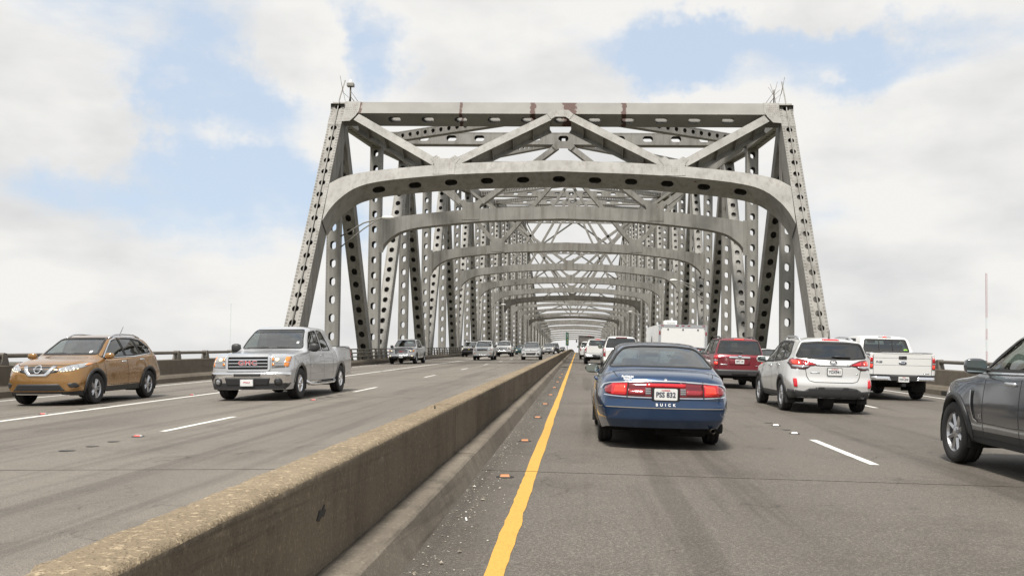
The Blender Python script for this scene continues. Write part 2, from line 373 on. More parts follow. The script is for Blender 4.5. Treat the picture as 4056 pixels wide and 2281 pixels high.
def pchip(xs, ys, x):
    xs = np.asarray(xs, float); ys = np.asarray(ys, float); x = np.clip(np.asarray(x, float), xs[0], xs[-1])
    h = np.diff(xs); d = np.diff(ys)/h; m = np.zeros_like(ys)
    if len(xs) > 2:
        w1 = 2*h[1:]+h[:-1]; w2 = h[1:]+2*h[:-1]; ok = d[1:]*d[:-1] > 0
        with np.errstate(divide='ignore', invalid='ignore'): m[1:-1] = np.where(ok, (w1+w2)/(w1/d[:-1]+w2/d[1:]), 0)
        m[0], m[-1] = d[0], d[-1]
    else: m[:] = d[0]
    i = np.clip(np.searchsorted(xs, x, 'right')-1, 0, len(h)-1); t = (x-xs[i])/h[i]
    return (2*t**3-3*t**2+1)*ys[i] + (t**3-2*t**2+t)*h[i]*m[i] + (-2*t**3+3*t**2)*ys[i+1] + (t**3-t**2)*h[i]*m[i+1]

def extrude_y(prof, ys, zf, closed=True):                    # profile (x,z) swept along the road line
    V = []; F = []; n = len(prof)
    for y in ys:
        for (x, z) in prof: V.append((x, y, z + zf(x, y)))
    for i in range(len(ys)-1):
        for j in range(n if closed else n-1):
            k = (j+1) % n; F.append((i*n+j, i*n+k, (i+1)*n+k, (i+1)*n+j))
    if closed: F.append(tuple(range(n))[::-1]); F.append(tuple((len(ys)-1)*n+j for j in range(n)))
    return V, F
def steps(a, b, d): return list(np.linspace(a, b, max(2, int(math.ceil((b-a)/d))+1)))
zcr = lambda x, y: zc(y)

# ------------------------------------------------------------------ ground, river, roadway
YEND = 850.
o = obj('ground', [(-9000, -3000, -42), (9000, -3000, -42), (9000, 14000, -42), (-9000, 14000, -42)], [(0, 1, 2, 3)], 'curb_concrete'); tag(o, kind='structure')
s = NB('land'); n1 = s.noise(.004, 6, .6); s.set(s.ramp(n1, (.35, (.045, .06, .025)), (.6, (.10, .095, .06))), .95); o.data.materials[0] = s.m
s = NB('river_water'); n1 = s.noise(.06, 5, .6); s.set((.10, .085, .055), .18); s.bump(n1, .3, .6)
o = obj('river', [(-9000, 120, -41.9), (9000, 120, -41.9), (9000, 560, -41.9), (-9000, 560, -41.9)], [(0, 1, 2, 3)], 'river_water'); tag(o, kind='structure')

XLE, XRE = -14.75, 11.95
road = []
for (ya, yb) in ((-50, 9.69), (9.715, 48.0), (48.35, YEND)):
    ys = steps(ya, yb, 4 if yb < 60 else 9)
    V, F = [], []
    xs = [XLE, -10, -6, XB, 3, 7, XRE]
    for y in ys: V += [(x, y, zr(x, y)) for x in xs]
    n = len(xs)
    for i in range(len(ys)-1): F += [(i*n+j, i*n+j+1, (i+1)*n+j+1, (i+1)*n+j) for j in range(n-1)]
    o = obj('road', V, F, 'roadway'); tag(o, kind='structure'); road.append(o)
V, F = extrude_y([(XLE-.9, -.35), (XRE+.9, -.35), (XRE+.9, -1.1), (XLE-.9, -1.1)], steps(-50, YEND, 12), zcr)
o = obj('bridge_deck', V, F, 'joint_dark'); tag(o, kind='structure')
def rslab(y): return road[0] if y < 9.7 else road[1] if y < 48.2 else road[2]
def marking(name, x0, x1, y0, y1, mat, wob=0.):
    ys = steps(y0, y1, .16 if (wob and y1 < 30) else 1. if y1 < 60 else 8); V = []
    for y in ys:
        a = wob*noise.noise(Vector((y*3.1, 1.7, 0)))+wob*.6*noise.noise(Vector((y*13, 5.7, 0))); b = wob*noise.noise(Vector((y*2.7, 9.7, 3)))+wob*.6*noise.noise(Vector((y*12, 3.7, 0)))
        V += [(x0+a, y, zr(x0, y)+.004), (x1+b, y, zr(x1, y)+.004)]
    obj(name, V, [(2*i, 2*i+1, 2*i+3, 2*i+2) for i in range(len(ys)-1)], mat, rslab((y0+y1)/2))
for (a, b) in ((-20, 9.69), (9.715, 48.0), (48.35, 500)): marking('yellow_edge_line', -.520, -.400, a, b, 'line_yellow', .012)
for (a, b) in ((-20, 9.69), (9.715, 48.0), (48.35, 500)):
    marking('white_lane_line', -10.08, -9.93, a, b, 'line_white', .006)
    marking('white_edge_line', -13.95, -13.83, a, b, 'line_white', .006); marking('white_edge_line', 10.95, 11.07, a, b, 'line_white', .006)
for i in range(-1, 24):
    for x, y0 in ((-6.22, 14.1), (3.48, 11.2), (7.17, 10.85)):
        y = y0 + 12.1*i
        if y > -12 and not (47 < y < 48.4): marking('lane_dash', x-.057, x+.057, y, min(y+2.95, 48. if y < 48 else 999), 'line_white', .006)

# expansion joint: two combs of steel fingers across the deck
ej = empty('expansion_joint', (XB, 48.18, zc(48.18))); tag(ej, 'toothed steel expansion joint across the deck under the first bridge frame', 'expansion joint')
for sgn, y0 in ((1, 48.0), (-1, 48.35)):
    mb = MB()
    for side in (-1, 1):
        xa, xb = (XLE, XB-.4) if side < 0 else (XB+.4, XRE); k = int((xb-xa)/.11)
        for i in range(k):
            x = xa + (xb-xa)*(i+.5)/k; mb.box((x+(.028 if sgn > 0 else -.028), y0+sgn*.12, zr(x, 48.2)-.006), (.024, .115, .012))
    mb.out('joint_comb', 'joint_steel', ej, world=True)

# ------------------------------------------------------------------ median barrier with kerb
mbr = empty('median_barrier', (XB, 0, zc(0))); tag(mbr, 'brown concrete median barrier with a low kerb running down the middle of the bridge', 'barrier')
def barrier_piece(ya, yb, fine):
    # wall
    half = [(.125, .10), (.125, .34), (.127, .612), (.125, .636), (.113, .652), (.05, .658), (0, .659)]
    prof = half + [(-x, z) for x, z in half[:-1]][::-1]
    cx = -1.375
    if fine:
        dense = []
        for i in range(len(prof)-1):
            (x0, z0), (x1, z1) = prof[i], prof[i+1]; k = max(1, int(math.hypot(x1-x0, z1-z0)/.03))
            dense += [(x0+(x1-x0)*j/k, z0+(z1-z0)*j/k) for j in range(k)]
        prof = dense + [prof[-1]]
    ys = steps(ya, yb, .05 if fine else 4.)
    V, F = extrude_y([(cx+x, z) for x, z in prof], ys, zcr)
    if fine:
        V2 = []
        for (x, y, z) in V:
            h = z - zc(y); top = max(0, min(1, (h-.56)/.08)); p = Vector((x, y, z))
            d = noise.fractal(p*9, 1., 2., 4)*.0028 + noise.noise(p*34)*.0026*(.4+top)
            chip = 0
            if .55 < h < .67 and abs(abs(x-cx)-.115) < .03:
                c_ = noise.noise(Vector((y*5.2, 3.1, x*3))) + .6*noise.noise(Vector((y*17, 8.1, h*9)))
                chip = max(0, c_-.46)*.055
            sg = 1 if x > cx else -1
            V2.append((x + sg*d - sg*chip, y, z + d*top - chip*.8))
        V = V2
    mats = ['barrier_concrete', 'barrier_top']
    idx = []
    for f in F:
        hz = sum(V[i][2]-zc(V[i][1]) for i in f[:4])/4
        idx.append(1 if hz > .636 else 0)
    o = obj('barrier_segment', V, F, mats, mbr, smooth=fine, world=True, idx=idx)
    # kerbs at its foot
    for sgn in (1, -1):
        pr = [(cx+sgn*.132, -.02), (cx+sgn*.132, .158), (cx+sgn*.16, .167), (cx+sgn*.308, .165), (cx+sgn*.328, .150), (cx+sgn*.405, -.02)]
        if sgn < 0: pr = pr[::-1]
        V, F = extrude_y(pr[::-1], steps(ya+.01, yb-.01, .12 if fine else 4.), zcr)
        if fine: V = [(x+.004*noise.noise(Vector((x*20, y*6, z*20))), y, z+.006*noise.noise(Vector((x*8, y*3.3, 4)))) for x, y, z in V]
        obj('kerb_segment', V, F, 'curb_concrete', mbr, smooth=False, world=True)
bj = [-50, 1.2, 9.69, 29, 48.4]
for i, (a, b) in enumerate(zip(bj[:-1], bj[1:])): barrier_piece(a + (.011 if i not in (1, 3) else 0), b - (.011 if i not in (0, 2) else 0), i in (1, 2))
for y in np.arange(48.4, YEND-27, 26.2): barrier_piece(y+.02, y+26.18, False)
# tar splash and a bent wire on the near barrier
mb = MB(); yb_, zb_ = 4.62, .44
mb.prism([(-.07, -.02), (-.03, -.03), (.0, -.012), (.05, -.018), (.085, .01), (.055, .02), (.06, .04), (.02, .018), (-.03, .022)], lambda u, v: (-1.243, yb_+u, zc(yb_)+zb_+v), lambda u, v: (-1.26, yb_+u, zc(yb_)+zb_+v)); mb.out('tar_splash', 'joint_dark', mbr, world=True)
mb = MB(); mb.tube([(-1.36, 9.0+.03*t, zc(9.)+.655+.03*math.sin(t*3.14)) for t in np.linspace(0, 1, 8)], .006, 5); mb.out('bent_wire', 'joint_dark', mbr, world=True)
# grit and pebbles lying along the kerb, and litter
PEB = []
mb = MB()
for i in range(1500):
    y = 4 + abs(rng.normal())*13; x = -.965 + abs(rng.normal())*.17
    if x > -.56 or y > 46: continue
    r = abs(rng.normal())*.0035 + .002
    if rng.random() < .02: r *= 2
    z = zr(x, y) + r*.4; a = rng.random()*3
    mb.add([(x+r*math.cos(a+t), y+r*1.2*math.sin(a+t), z) for t in (0, 1.57, 3.14, 4.71)] + [(x, y, z+r*.8)], [(0, 1, 4), (1, 2, 4), (2, 3, 4), (3, 0, 4)])
o = mb.out('gravel', 'line_white'); tag(o, 'pale grit and pebbles scattered along the foot of the median kerb', 'gravel', kind='stuff')
s = NB('gravel_mix'); n1 = s.noise(23, 2); s.set(s.ramp(n1, (.35, (.10, .085, .07)), (.5, (.24, .205, .15)), (.64, (.46, .44, .40))), .8); o.data.materials[0] = s.m

# raised road markers
MK = {}
def marker(x, y, kind, label, group):
    if kind not in MK:
        mb = MB(); w, d, h = .052, .045, .018
        mb.add([(-w, -d, 0), (w, -d, 0), (w, d, 0), (-w, d, 0), (-w*.8, -d*.45, h), (w*.8, -d*.45, h), (w*.8, d*.45, h), (-w*.8, d*.45, h)], [(0, 1, 5, 4), (1, 2, 6, 5), (2, 3, 7, 6), (3, 0, 4, 7), (4, 5, 6, 7)])
        me = mesh('road_marker', mb.V, mb.F, {'orange': 'marker_orange', 'white': 'marker_white', 'red': ['marker_white', 'marker_red']}[kind], idx=[1, 0, 0, 0, 0] if kind == 'red' else None)
        pb = MB(); pb.lathe([(0, .095), (.003, .085), (.003, 0)], 14, 2); MK[kind] = (me, mesh('adhesive_pad', pb.V, pb.F, 'joint_dark'))
    o = link('road_marker', MK[kind][0]); o.location = (x, y, zr(x, y)+.004); o.rotation_euler = (math.atan(slope(y)), 0, (rng.random()-.5)*.3)
    o.scale = (.95, .95, 1.25)
    p = link('adhesive_pad', MK[kind][1], o)
    tag(o, label, 'road marker', group); return o
for i, (x, y) in enumerate(((-.70, 9.25), (-.70, 12.7), (-.70, 16.8), (-.70, 20.6), (-.69, 24.4), (-.7, 28.6), (-.7, 33), (-.7, 37.5), (-.7, 42))):
    marker(x, y, 'orange', 'small orange road marker beside the yellow line, %s' % ('nearest, by the deck joint' if i == 0 else 'second from the deck joint' if i == 1 else 'third from the deck joint' if i == 2 else ('fourth', 'fifth', 'sixth', 'seventh', 'eighth', 'farthest, ninth')[i-3] + ' from the deck joint'), 'orange markers beside the yellow line')
for x, y in ((3.43, 15.1), (3.45, 16.6)): marker(x, y, 'white', 'white road marker ahead of the lane dash, %s' % ('nearer of two' if y < 16 else 'farther of two'), 'white markers between the right lanes')
marker(-6.22, 13.3, 'red', 'red and white road marker in front of the nearest left lane dash', 'red and white markers between the left lanes')
marker(-6.22, 22.2, 'red', 'red and white road marker ahead of the silver pickup lane dash', 'red and white markers between the left lanes')
for i, y in enumerate((16.2, 17.9, 24.9, 29.5, 33)): marker(-10.22, y, 'red', 'red road marker along the solid white line, %s' % ('nearest of the row', 'second of the row', 'third of the row', 'fourth of the row', 'fifth of the row')[i], 'red markers along the solid white line')
mb = MB()
for x, y, r in ((-6.22, 12.6, .08), (-6.2, 12.0, .08), (-6.25, 11.5, .1), (-6.22, 22.9, .1), (-6.22, 23.6, .1), (-6.2, 24.6, .1), (3.45, 15.8, .08), (3.44, 17.2, .08), (-10.23, 20.3, .1), (-10.23, 19.4, .1)):
    mb.lathe([(0, r), (.003, r*.9), (.003, 0)], 14, 2, (x, y, zr(x, y)+.004))
o = mb.out('marker_scars', 'scar_pad', road[1])
mb = MB(); z0 = zr(-1.05, 7.2)
mb.add([(-.80, 6.9, zr(-.8, 6.9)+.006), (-.79, 6.905, zr(-.8, 6.9)+.010), (-.815, 7.05, zr(-.8, 7)+.010), (-.825, 7.045, zr(-.8, 7)+.006)], [(0, 1, 2, 3)])
tag(mb.out('litter_scrap', 'marker_white'), 'thin pale scrap of litter lying between kerb and yellow line', 'litter')
mb = MB()
for i in range(9): mb.tube([(-.75+.1*rng.normal()*.8, 55+.1*rng.normal(), zr(-.7, 55)+.01+.02*rng.random()), (-.72+.12*rng.normal(), 55.1+.1*rng.normal(), zr(-.7, 55)+.03)], .012, 4)
tag(mb.out('tyre_scrap', 'rubber'), 'black scrap of tyre on the shoulder beyond the expansion joint', 'tyre scrap')

# ------------------------------------------------------------------ parapets and railings
def parapet(sgn):
    xw = -14.75 if sgn < 0 else 11.95
    nm = 'left' if sgn < 0 else 'right'
    P_ = empty('parapet', (xw, 20, zr(xw, 20))); tag(P_, 'brown concrete parapet with a single pipe rail along the %s edge before the trusses' % nm, 'parapet')
    zl = lambda x, y: zr(xw, y)
    f = lambda pts: [(xw+sgn*(-x), z) for x, z in (pts if sgn > 0 else pts[::-1])]
    pr = [(.12, -.1), (.08, .16), (-.02, .25), (-.16, .27), (-.20, .30), (-.24, .80), (-.26, .82), (-.55, .82), (-.57, .8), (-.57, -.3)]
    for (a, b) in ((-50, 9.68), (9.72, 29), (29.02, 47.98)):
        V, F = extrude_y(f(pr), steps(a, b, 4), zl); obj('wall_segment', V, F, 'parapet_concrete', P_, world=True)
    xc = xw + sgn*.40
    mb = MB(); mb.tube([(xc, y, zl(0, y)+1.07) for y in steps(-50, 48, 5)], .062, 10); mb.out('rail', 'rail_paint', P_, True, True)
    post = MB(); poly = [(-.20, 0), (.17, 0), (.15, .10), (.10, .2), (.06, .32), (-.075, .335), (-.11, .30), (-.13, .16)]
    post.prism([(u*1., v) for u, v in poly], lambda u, v: (sgn*-.10, u, v), lambda u, v: (sgn*.10, u, v))
    me = mesh('rail_post', post.V, post.F, 'rail_paint')
    for y in np.arange(-46.2, 47.9, 2.72):
        o = link('rail_post', me, P_, True); o.location = (xc, y, zl(0, y)+.815)
    mb = MB()
    for y in (39.4, 22., 31.): mb.box((xw-sgn*.085, y, zl(0, y)+.09), (.03, .2, .06))
    mb.out('drain_scupper', 'joint_dark', P_, world=True)
    # truss railing
    Q = empty('bridge_railing', (xw, 60, zr(xw, 60))); tag(Q, 'dark three-pipe railing on a low concrete kerb inside the %s truss' % nm, 'railing')
    pr = [(.1, -.1), (.06, .22), (-.02, .34), (-.06, .36), (-.5, .36), (-.5, -.3)]
    V, F = extrude_y(f(pr), steps(48.4, YEND, 9), zl); obj('kerb_wall', V, F, 'parapet_concrete', Q, world=True)
    for h, dx in ((.60, .14), (.84, .19), (1.09, .27)):
        mb = MB(); mb.tube([(xw+sgn*dx, y, zl(0, y)+h) for y in steps(48.4, 480, 12)], .042, 8); mb.out('rail', 'rail_paint', Q, True, True)
    post = MB(); poly = [(.30, 0), (.07, 0), (.14, .2), (.16, .45), (.23, .76), (.30, .78), (.34, .74), (.30, .45), (.33, .2)]
    post.prism([(u-.02, v) for u, v in poly], lambda u, v: (sgn*u, -.05, v), lambda u, v: (sgn*u, .05, v)); me = mesh('rail_post', post.V, post.F, 'rail_paint')
    for y in np.arange(48.9, 300, 1.9):
        o = link('rail_post', me, Q, True); o.location = (xw+sgn*.0, y, zl(0, y)+.34)
parapet(-1); parapet(1)

# ------------------------------------------------------------------ the steel truss
XC = -1.38; HW = 15.5; Y1, PAN = 64.5, 13.1
TB = empty('truss_bridge', (XC, 52, zc(52))); tag(TB, 'grey riveted steel cantilever truss bridge with arched portal frames over the roadway', 'bridge')
def Yp(i): return Y1 + PAN*(i-1)
def rivets(parent, pts, f, r=.03):
    mb = MB()
    for (u, v) in pts:
        mb.add([f(u-r, v, 0), f(u, v-r, 0), f(u+r, v, 0), f(u, v+r, 0), f(u, v, r*.8)], [(0, 1, 4), (1, 2, 4), (2, 3, 4), (3, 0, 4)])
    o = mb.out('rivets', 'steel_b', parent, world=False); o.matrix_parent_inverse = Matrix.Identity(4); o['kind'] = 'stuff'; return o
def perf(L, w, pitch, ha, hb, n):
    k = max(1, int(round(L/pitch))); cl = L/k; V = []; F = []; rings = []
    for c in range(k):
        uc = (c+.5)*cl; b = len(V); hole = []; outr = []
        for i in range(n):
            th = 2*math.pi*(i+.5)/n; cs, sn = math.cos(th), math.sin(th)
            if hb >= ha: hole.append((uc + math.copysign(hb-ha, cs) + ha*cs, ha*sn))
            else: hole.append((uc + hb*cs, math.copysign(ha-hb, sn) + hb*sn))
            t = min((cl/2)/max(abs(cs), 1e-6), (w/2)/max(abs(sn), 1e-6)); outr.append([uc+t*cs, t*sn])
        for su in (-1, 1):
            for sv in (-1, 1):
                q = (uc+su*cl/2, sv*w/2); j = min(range(n), key=lambda i: (outr[i][0]-q[0])**2+(outr[i][1]-q[1])**2); outr[j] = list(q)
        V += hole + [tuple(q) for q in outr]
        for i in range(n): j = (i+1) % n; F.append((b+i, b+n+i, b+n+j, b+j))
        rings.append(list(range(b, b+n)))
    return V, F, rings
def perf_plate(mb, f, L, w, pitch, ha, hb, n, dep, thick, flip=False):   # f(u, v, depth)
    V, F, rings = perf(L, w, pitch, ha, hb, n); b = len(mb.V)
    mb.V += [tuple(f(u, v, dep)) for u, v in V]; mb.F += [tuple(b+i for i in (q[::-1] if flip else q)) for q in F]
    if thick:
        for r in rings:
            b2 = len(mb.V); mb.V += [tuple(f(*V[i], dep-thick)) for i in r]; m = len(r)
            for i in range(m):
                j = (i+1) % m; q = (b+r[i], b+r[j], b2+j, b2+i); mb.F.append(q[::-1] if flip else q)
def member(name, A, B, w, d, ex, pitch=1.2, ha=.2, hb=.27, n=14, solid=False, mat='steel', sides=False, parent=None, blind=False, rv=0):
    A = np.array(A, float); B = np.array(B, float); L = float(np.linalg.norm(B-A)); t = (B-A)/L
    ex = np.array(ex, float); ex = ex - t*(ex@t); ex /= np.linalg.norm(ex); nd = np.cross(t, ex)
    if nd[1] > 0: nd = -nd
    f = lambda u, v, q: A + t*u + ex*v + nd*q
    mb = MB()
    if solid:
        for q in (d/2, -d/2): mb.add([f(0, -w/2, q), f(L, -w/2, q), f(L, w/2, q), f(0, w/2, q)], [(0, 1, 2, 3)])
    else:
        perf_plate(mb, f, L, w, pitch, ha, hb, n, d/2, .03)
        if blind: mb.add([f(0, -w/2, -d/2), f(L, -w/2, -d/2), f(L, w/2, -d/2), f(0, w/2, -d/2)], [(0, 1, 2, 3)])
        else: perf_plate(mb, f, L, w, pitch, ha, hb, n, -d/2, -.03, True)
    g = lambda u, v, q: A + t*u + nd*v + ex*q
    for v in (w/2, -w/2):
        if sides and not solid: perf_plate(mb, g, L, d, pitch, min(ha, d*.28), hb, n, v, .0)
        else: mb.add([f(0, v, -d/2), f(L, v, -d/2), f(L, v, d/2), f(0, v, d/2)], [(0, 1, 2, 3)])
    if n >= 14 and not solid:                                # rolled edge angles: slim raised strips that break the flat plate
        for v in (w/2-.05, -w/2+.05):
            e = [(0, v-.045), (L, v-.045), (L, v+.045), (0, v+.045)]
            mb.prism(e, lambda u, v_: f(u, v_, d/2+.012), lambda u, v_: f(u, v_, d/2-.002))
    o = mb.out(name, mat, parent or TB, world=True)
    if rv: rivets(o, [(u, v) for v in (-w/2+.07, w/2-.07) for u in np.arange(.3, L-.2, .22)], lambda u, v, q: f(u, v, d/2+.012+q), .036)
    return o
def W_(xp, y, z): return np.array((XC+xp, y, z+zc(y)))
def topz(i):                                                 # centre height of the top chord at panel i
    return float(np.interp(i, [1, 2, 18, 25, 60], [17.35, 18.1, 39.8, 17.2, 16.4]))
NP = 40
def seg(y): return 16 if y < 100 else 12 if y < 160 else 8
EXX = (1, 0, 0)
for s_ in (-1, 1):
    # inclined end post, 1.5 m deep
    za, zb_ = -3.9, 18.1
    member('end_post', W_(s_*HW, 53.9+.617*za+.65, za-.4), W_(s_*HW, 53.9+.617*zb_+.65, zb_-.4), .92, 1.5, EXX, 1.02, .21, .22, 16, mat='steel_b', blind=True)
    for i in range(1, NP):
        y = Yp(i); zt = topz(i) if i > 1 else 16.6; even = i % 2 == 0; n = seg(y)
        w = .93 if i < 3 else .9
        member('post', W_(s_*HW, y, -3.9), W_(s_*HW, y, zt-.5), w, (.8 if i > 3 else .9) if even else .55, EXX, 1.25, .20, .285, n, solid=y > 330, mat='steel' if i % 3 else 'steel_b', rv=i < 5)
    for i in range(1, NP-1, 2):                              # diagonals: U1-L2-U3-L4-...
        y = Yp(i); n = seg(y)
        member('diagonal', W_(s_*HW, y+.55, (topz(i) if i > 1 else 17.)-.3), W_(s_*HW, Yp(i+1)-.2, -3.9), .95, .95, EXX, 1.06, .215, .265, n, blind=True, rv=y < 100, solid=y > 330, mat='steel_b')
        if i+2 < NP: member('diagonal', W_(s_*HW, Yp(i+1)+.2, -3.9), W_(s_*HW, Yp(i+2)-.5, topz(i+2)-.3), .95, .95, EXX, 1.06, .215, .265, n, blind=True, rv=y < 100, solid=y > 330)
    prev = (Yp(1)+.2, 17.3)
    for i in range(2, NP):
        cur = (Yp(i), topz(i)); n = seg(cur[0])
        A = W_(s_*HW, prev[0], prev[1]); B = W_(s_*HW, cur[0], cur[1])
        # bottom plate is pierced
        mb = MB(); L = float(np.linalg.norm(B-A)); t = (B-A)/L; up = np.cross(np.array((1., 0, 0)), t)
        f = lambda u, v, q: A + t*u + np.array((1., 0, 0))*v + up*q
        if cur[0] < 330: perf_plate(mb, f, L, .95, .8, .2, .2, n, -.6, 0)
        else: mb.add([f(0, -.475, -.6), f(L, -.475, -.6), f(L, .475, -.6), f(0, .475, -.6)], [(0, 1, 2, 3)])
        for q in ((-.475, -.6, -.475, .6), (.475, -.6, .475, .6), (-.475, .6, .475, .6)):
            mb.add([f(0, q[0], q[1]), f(L, q[0], q[1]), f(L, q[2], q[3]), f(0, q[2], q[3])], [(0, 1, 2, 3)])
        mb.out('top_chord', 'steel_b' if i % 2 else 'steel', TB, world=True); prev = cur
    V, F = extrude_y([(XC+s_*HW-.5, -4.6), (XC+s_*HW+.5, -4.6), (XC+s_*HW+.5, -3.4), (XC+s_*HW-.5, -3.4)], steps(51, YEND, 13), zcr)
    obj('lower_chord', V, F, 'steel_b', TB, world=True)
for i in range(0, NP):                                        # floor beams carrying the deck
    mb = MB(); y = Yp(i); mb.box((XC, y, zc(y)-2.3), (HW-.4, .35, 1.15)); mb.out('floor_beam', 'steel_b', TB, world=True)

def plane_portal(u, v, q):                                    # u across, v height, q depth behind the portal face
    y = 53.9 + .617*v; return np.array((XC+u, y + .851*q, v + zc(y) - .525*q))
def plane_v(y, lean=0.):
    return lambda u, v, q: np.array((XC+u, y+q + lean*(v-11.6), v+zc(y)))
def arch(name, pm, low, up, depth, mat, slots=True, n=12, pitch=2.35):
    # curved box beam between two edge curves, pierced soffit
    def half(c): return [p[0] for p in c], [p[1] for p in c]
    xs = np.concatenate([np.linspace(-1, 1, 81)]); xs = np.sign(xs)*(1-(1-np.abs(xs))**1.7)
    a = low[-1][0]; b = up[-1][0]
    lx, lz = half(low); ux, uz = half(up)
    lo = [(x*a, float(pchip(lx, lz, abs(x*a)))) for x in xs]; hi = [(x*b, float(pchip(ux, uz, abs(x*b)))) for x in xs]
    mb = MB(); k = len(xs)
    for q, fl in ((0, False), (depth, True)):
        V = [pm(*p, q) for p in lo] + [pm(*p, q) for p in hi]; F = [(i, i+1, k+i+1, k+i) for i in range(k-1)]
        mb.add(V, [f[::-1] for f in F] if fl else F)
    V = [pm(*p, 0) for p in hi] + [pm(*p, depth) for p in hi]; mb.add(V, [(i, i+1, k+i+1, k+i) for i in range(k-1)])
    if slots:
        S = np.concatenate([[0], np.cumsum([math.dist(lo[i], lo[i+1]) for i in range(k-1)])])
        LX = [p[0] for p in lo]; LZ = [p[1] for p in lo]
        f = lambda u, v, q: pm(float(np.interp(u, S, LX)), float(np.interp(u, S, LZ))+q, v+depth/2)
        # knees stay solid
        k0 = 3.2; Lm = S[-1]-2*k0
        perf_plate(mb, lambda u, v, q: f(u+k0, v, q), Lm, depth, pitch, depth*.2, .42, 16, 0, -.04)
        for u0, u1 in ((0, k0), (S[-1]-k0, S[-1])):
            us = np.linspace(u0, u1, 14); V = [f(u, -depth/2, 0) for u in us] + [f(u, depth/2, 0) for u in us]; mb.add(V, [(i, 14+i, 15+i, i+1) for i in range(13)])
    else:
        V = [pm(*p, 0) for p in lo] + [pm(*p, depth) for p in lo]; mb.add(V, [(i, k+i, k+i+1, i+1) for i in range(k-1)])
    for e in (0, -1): mb.add([pm(*lo[e], 0), pm(*hi[e], 0), pm(*hi[e], depth), pm(*lo[e], depth)], [(0, 1, 2, 3)])
    return mb.out(name, mat, TB, world=True)
def ibeam(name, pm, p0, p1, fw, depth, mat='steel', stiff=1.55):
    p0 = np.array(p0, float); p1 = np.array(p1, float); L = float(np.linalg.norm(p1-p0)); t = (p1-p0)/L; nn = np.array((-t[1], t[0]))
    mb = MB()
    def bar(u0, u1, v0, v1, q0, q1):
        C = [pm(*(p0+t*u+nn*v), q) for u in (u0, u1) for v in (v0, v1) for q in (q0, q1)]
        mb.add(C, [(0, 1, 3, 2), (4, 6, 7, 5), (0, 4, 5, 1), (2, 3, 7, 6), (0, 2, 6, 4), (1, 5, 7, 3)])
    bar(0, L, -fw/2, fw/2, 0, .05); bar(0, L, -fw/2, fw/2, depth-.05, depth); bar(0, L, -.03, .03, .05, depth-.05)
    if stiff:
        for u in np.arange(stiff*.7, L-.3, stiff): bar(u-.02, u+.02, -fw*.42, fw*.42, .05, depth-.05)
    return mb.out(name, mat, TB, world=True)
def gusset(pm, poly, th=.03, rv=None, mat='steel'):
    mb = MB(); mb.prism(poly, lambda u, v: pm(u, v, -th), lambda u, v: pm(u, v, .0)); o = mb.out('gusset_plate', mat, TB, world=True)
    if rv: 
        r = rivets(o, rv, lambda u, v, q: pm(u, v, -th-q))
    return o

# the portal at the mouth of the truss
low = [(0, 12.71), (6, 12.48), (10.6, 12.05), (12.4, 11.72), (13.3, 11.35), (14.1, 10.65), (14.6, 9.95), (14.98, 9.05)]
upp = [(0, 13.55), (6, 13.30), (10, 12.95), (12.9, 12.55), (14.2, 12.2), (15.02, 11.7)]
arch('portal_arch', plane_portal, low, upp, 1.5, 'steel', True, 16)
mb = MB(); Lb = 30.1; f = lambda u, v, q: plane_portal(u-Lb/2, 17.2+q, v+.6)
perf_plate(mb, f, Lb, 1.2, 2.28, .27, .44, 16, 0, -.04)
f2 = lambda u, v, q: plane_portal(u-Lb/2, 18.12+q, v+.6); perf_plate(mb, f2, Lb, 1.2, 2.28, .27, .44, 16, 0, .04)
for q in (0, 1.2): mb.add([plane_portal(-Lb/2, 17.2, q), plane_portal(Lb/2, 17.2, q), plane_portal(Lb/2, 18.12, q), plane_portal(-Lb/2, 18.12, q)], [(0, 1, 2, 3)])
mb.out('portal_beam', 'steel_rust', TB, world=True)
for p0, p1 in (((-14.1, 16.9), (-8.25, 13.35)), ((-6.9, 13.35), (-.75, 16.95)), ((.75, 16.95), (6.9, 13.35)), ((8.25, 13.35), (14.1, 16.9))): ibeam('portal_diagonal', plane_portal, p0, p1, .56, 1.2)
for sx_ in (-1, 1):
    c = sx_*7.58; P_ = [(c-.72, 12.42), (c+.72, 12.42), (c+.72, 13.26), (c+.98, 13.62), (c+.62, 13.86), (c+.3, 13.62), (c-.3, 13.62), (c-.62, 13.86), (c-.98, 13.62), (c-.72, 13.26)]
    gusset(plane_portal, P_, .03, [(c+.17*a, 12.52+.16*b) for a in range(-4, 5) for b in range(0, 5)] + [(c+s_*(.5+.14*a-.1*b), 13.4+.12*a+.12*b) for s_ in (-1, 1) for a in range(3) for b in range(2)])
    e = sx_*15.03; q = [(e, 18.14), (e-sx_*1.05, 18.14), (e-sx_*1.05, 17.35), (e-sx_*.85, 16.95), (e-sx_*.55, 16.55), (e, 16.5)]
    gusset(plane_portal, q if sx_ > 0 else q[::-1], .03, [(e-sx_*(.12+.13*a), 17.0+.15*b) for a in range(7) for b in range(7) if a+b > 2])
    # splice plates with rivets up the face of the end post
    e = sx_*HW; gusset(plane_portal, [(e-.47, 16.2), (e+.47, 16.2), (e+.47, 16.95), (e-.47, 16.95)], .035, [(e-.4+.1*a, 16.3+.14*b) for a in range(9) for b in range(5)])
    mb = MB(); fpost = lambda u, v, q: plane_portal(u, v, -q-.02)
    rv = [(e+dx, z) for dx in (-.41, -.33, .33, .41) for z in np.arange(2.2, 18, .21)]
    gp = gusset(plane_portal, [(e-sx_*.47, 8.2), (e-sx_*.25, 8.5), (e-sx_*.25, 11.9), (e-sx_*.47, 12.2)] if sx_ < 0 else [(e-sx_*.25, 8.5), (e-sx_*.47, 8.2), (e-sx_*.47, 12.2), (e-sx_*.25, 11.9)], .03, rv)
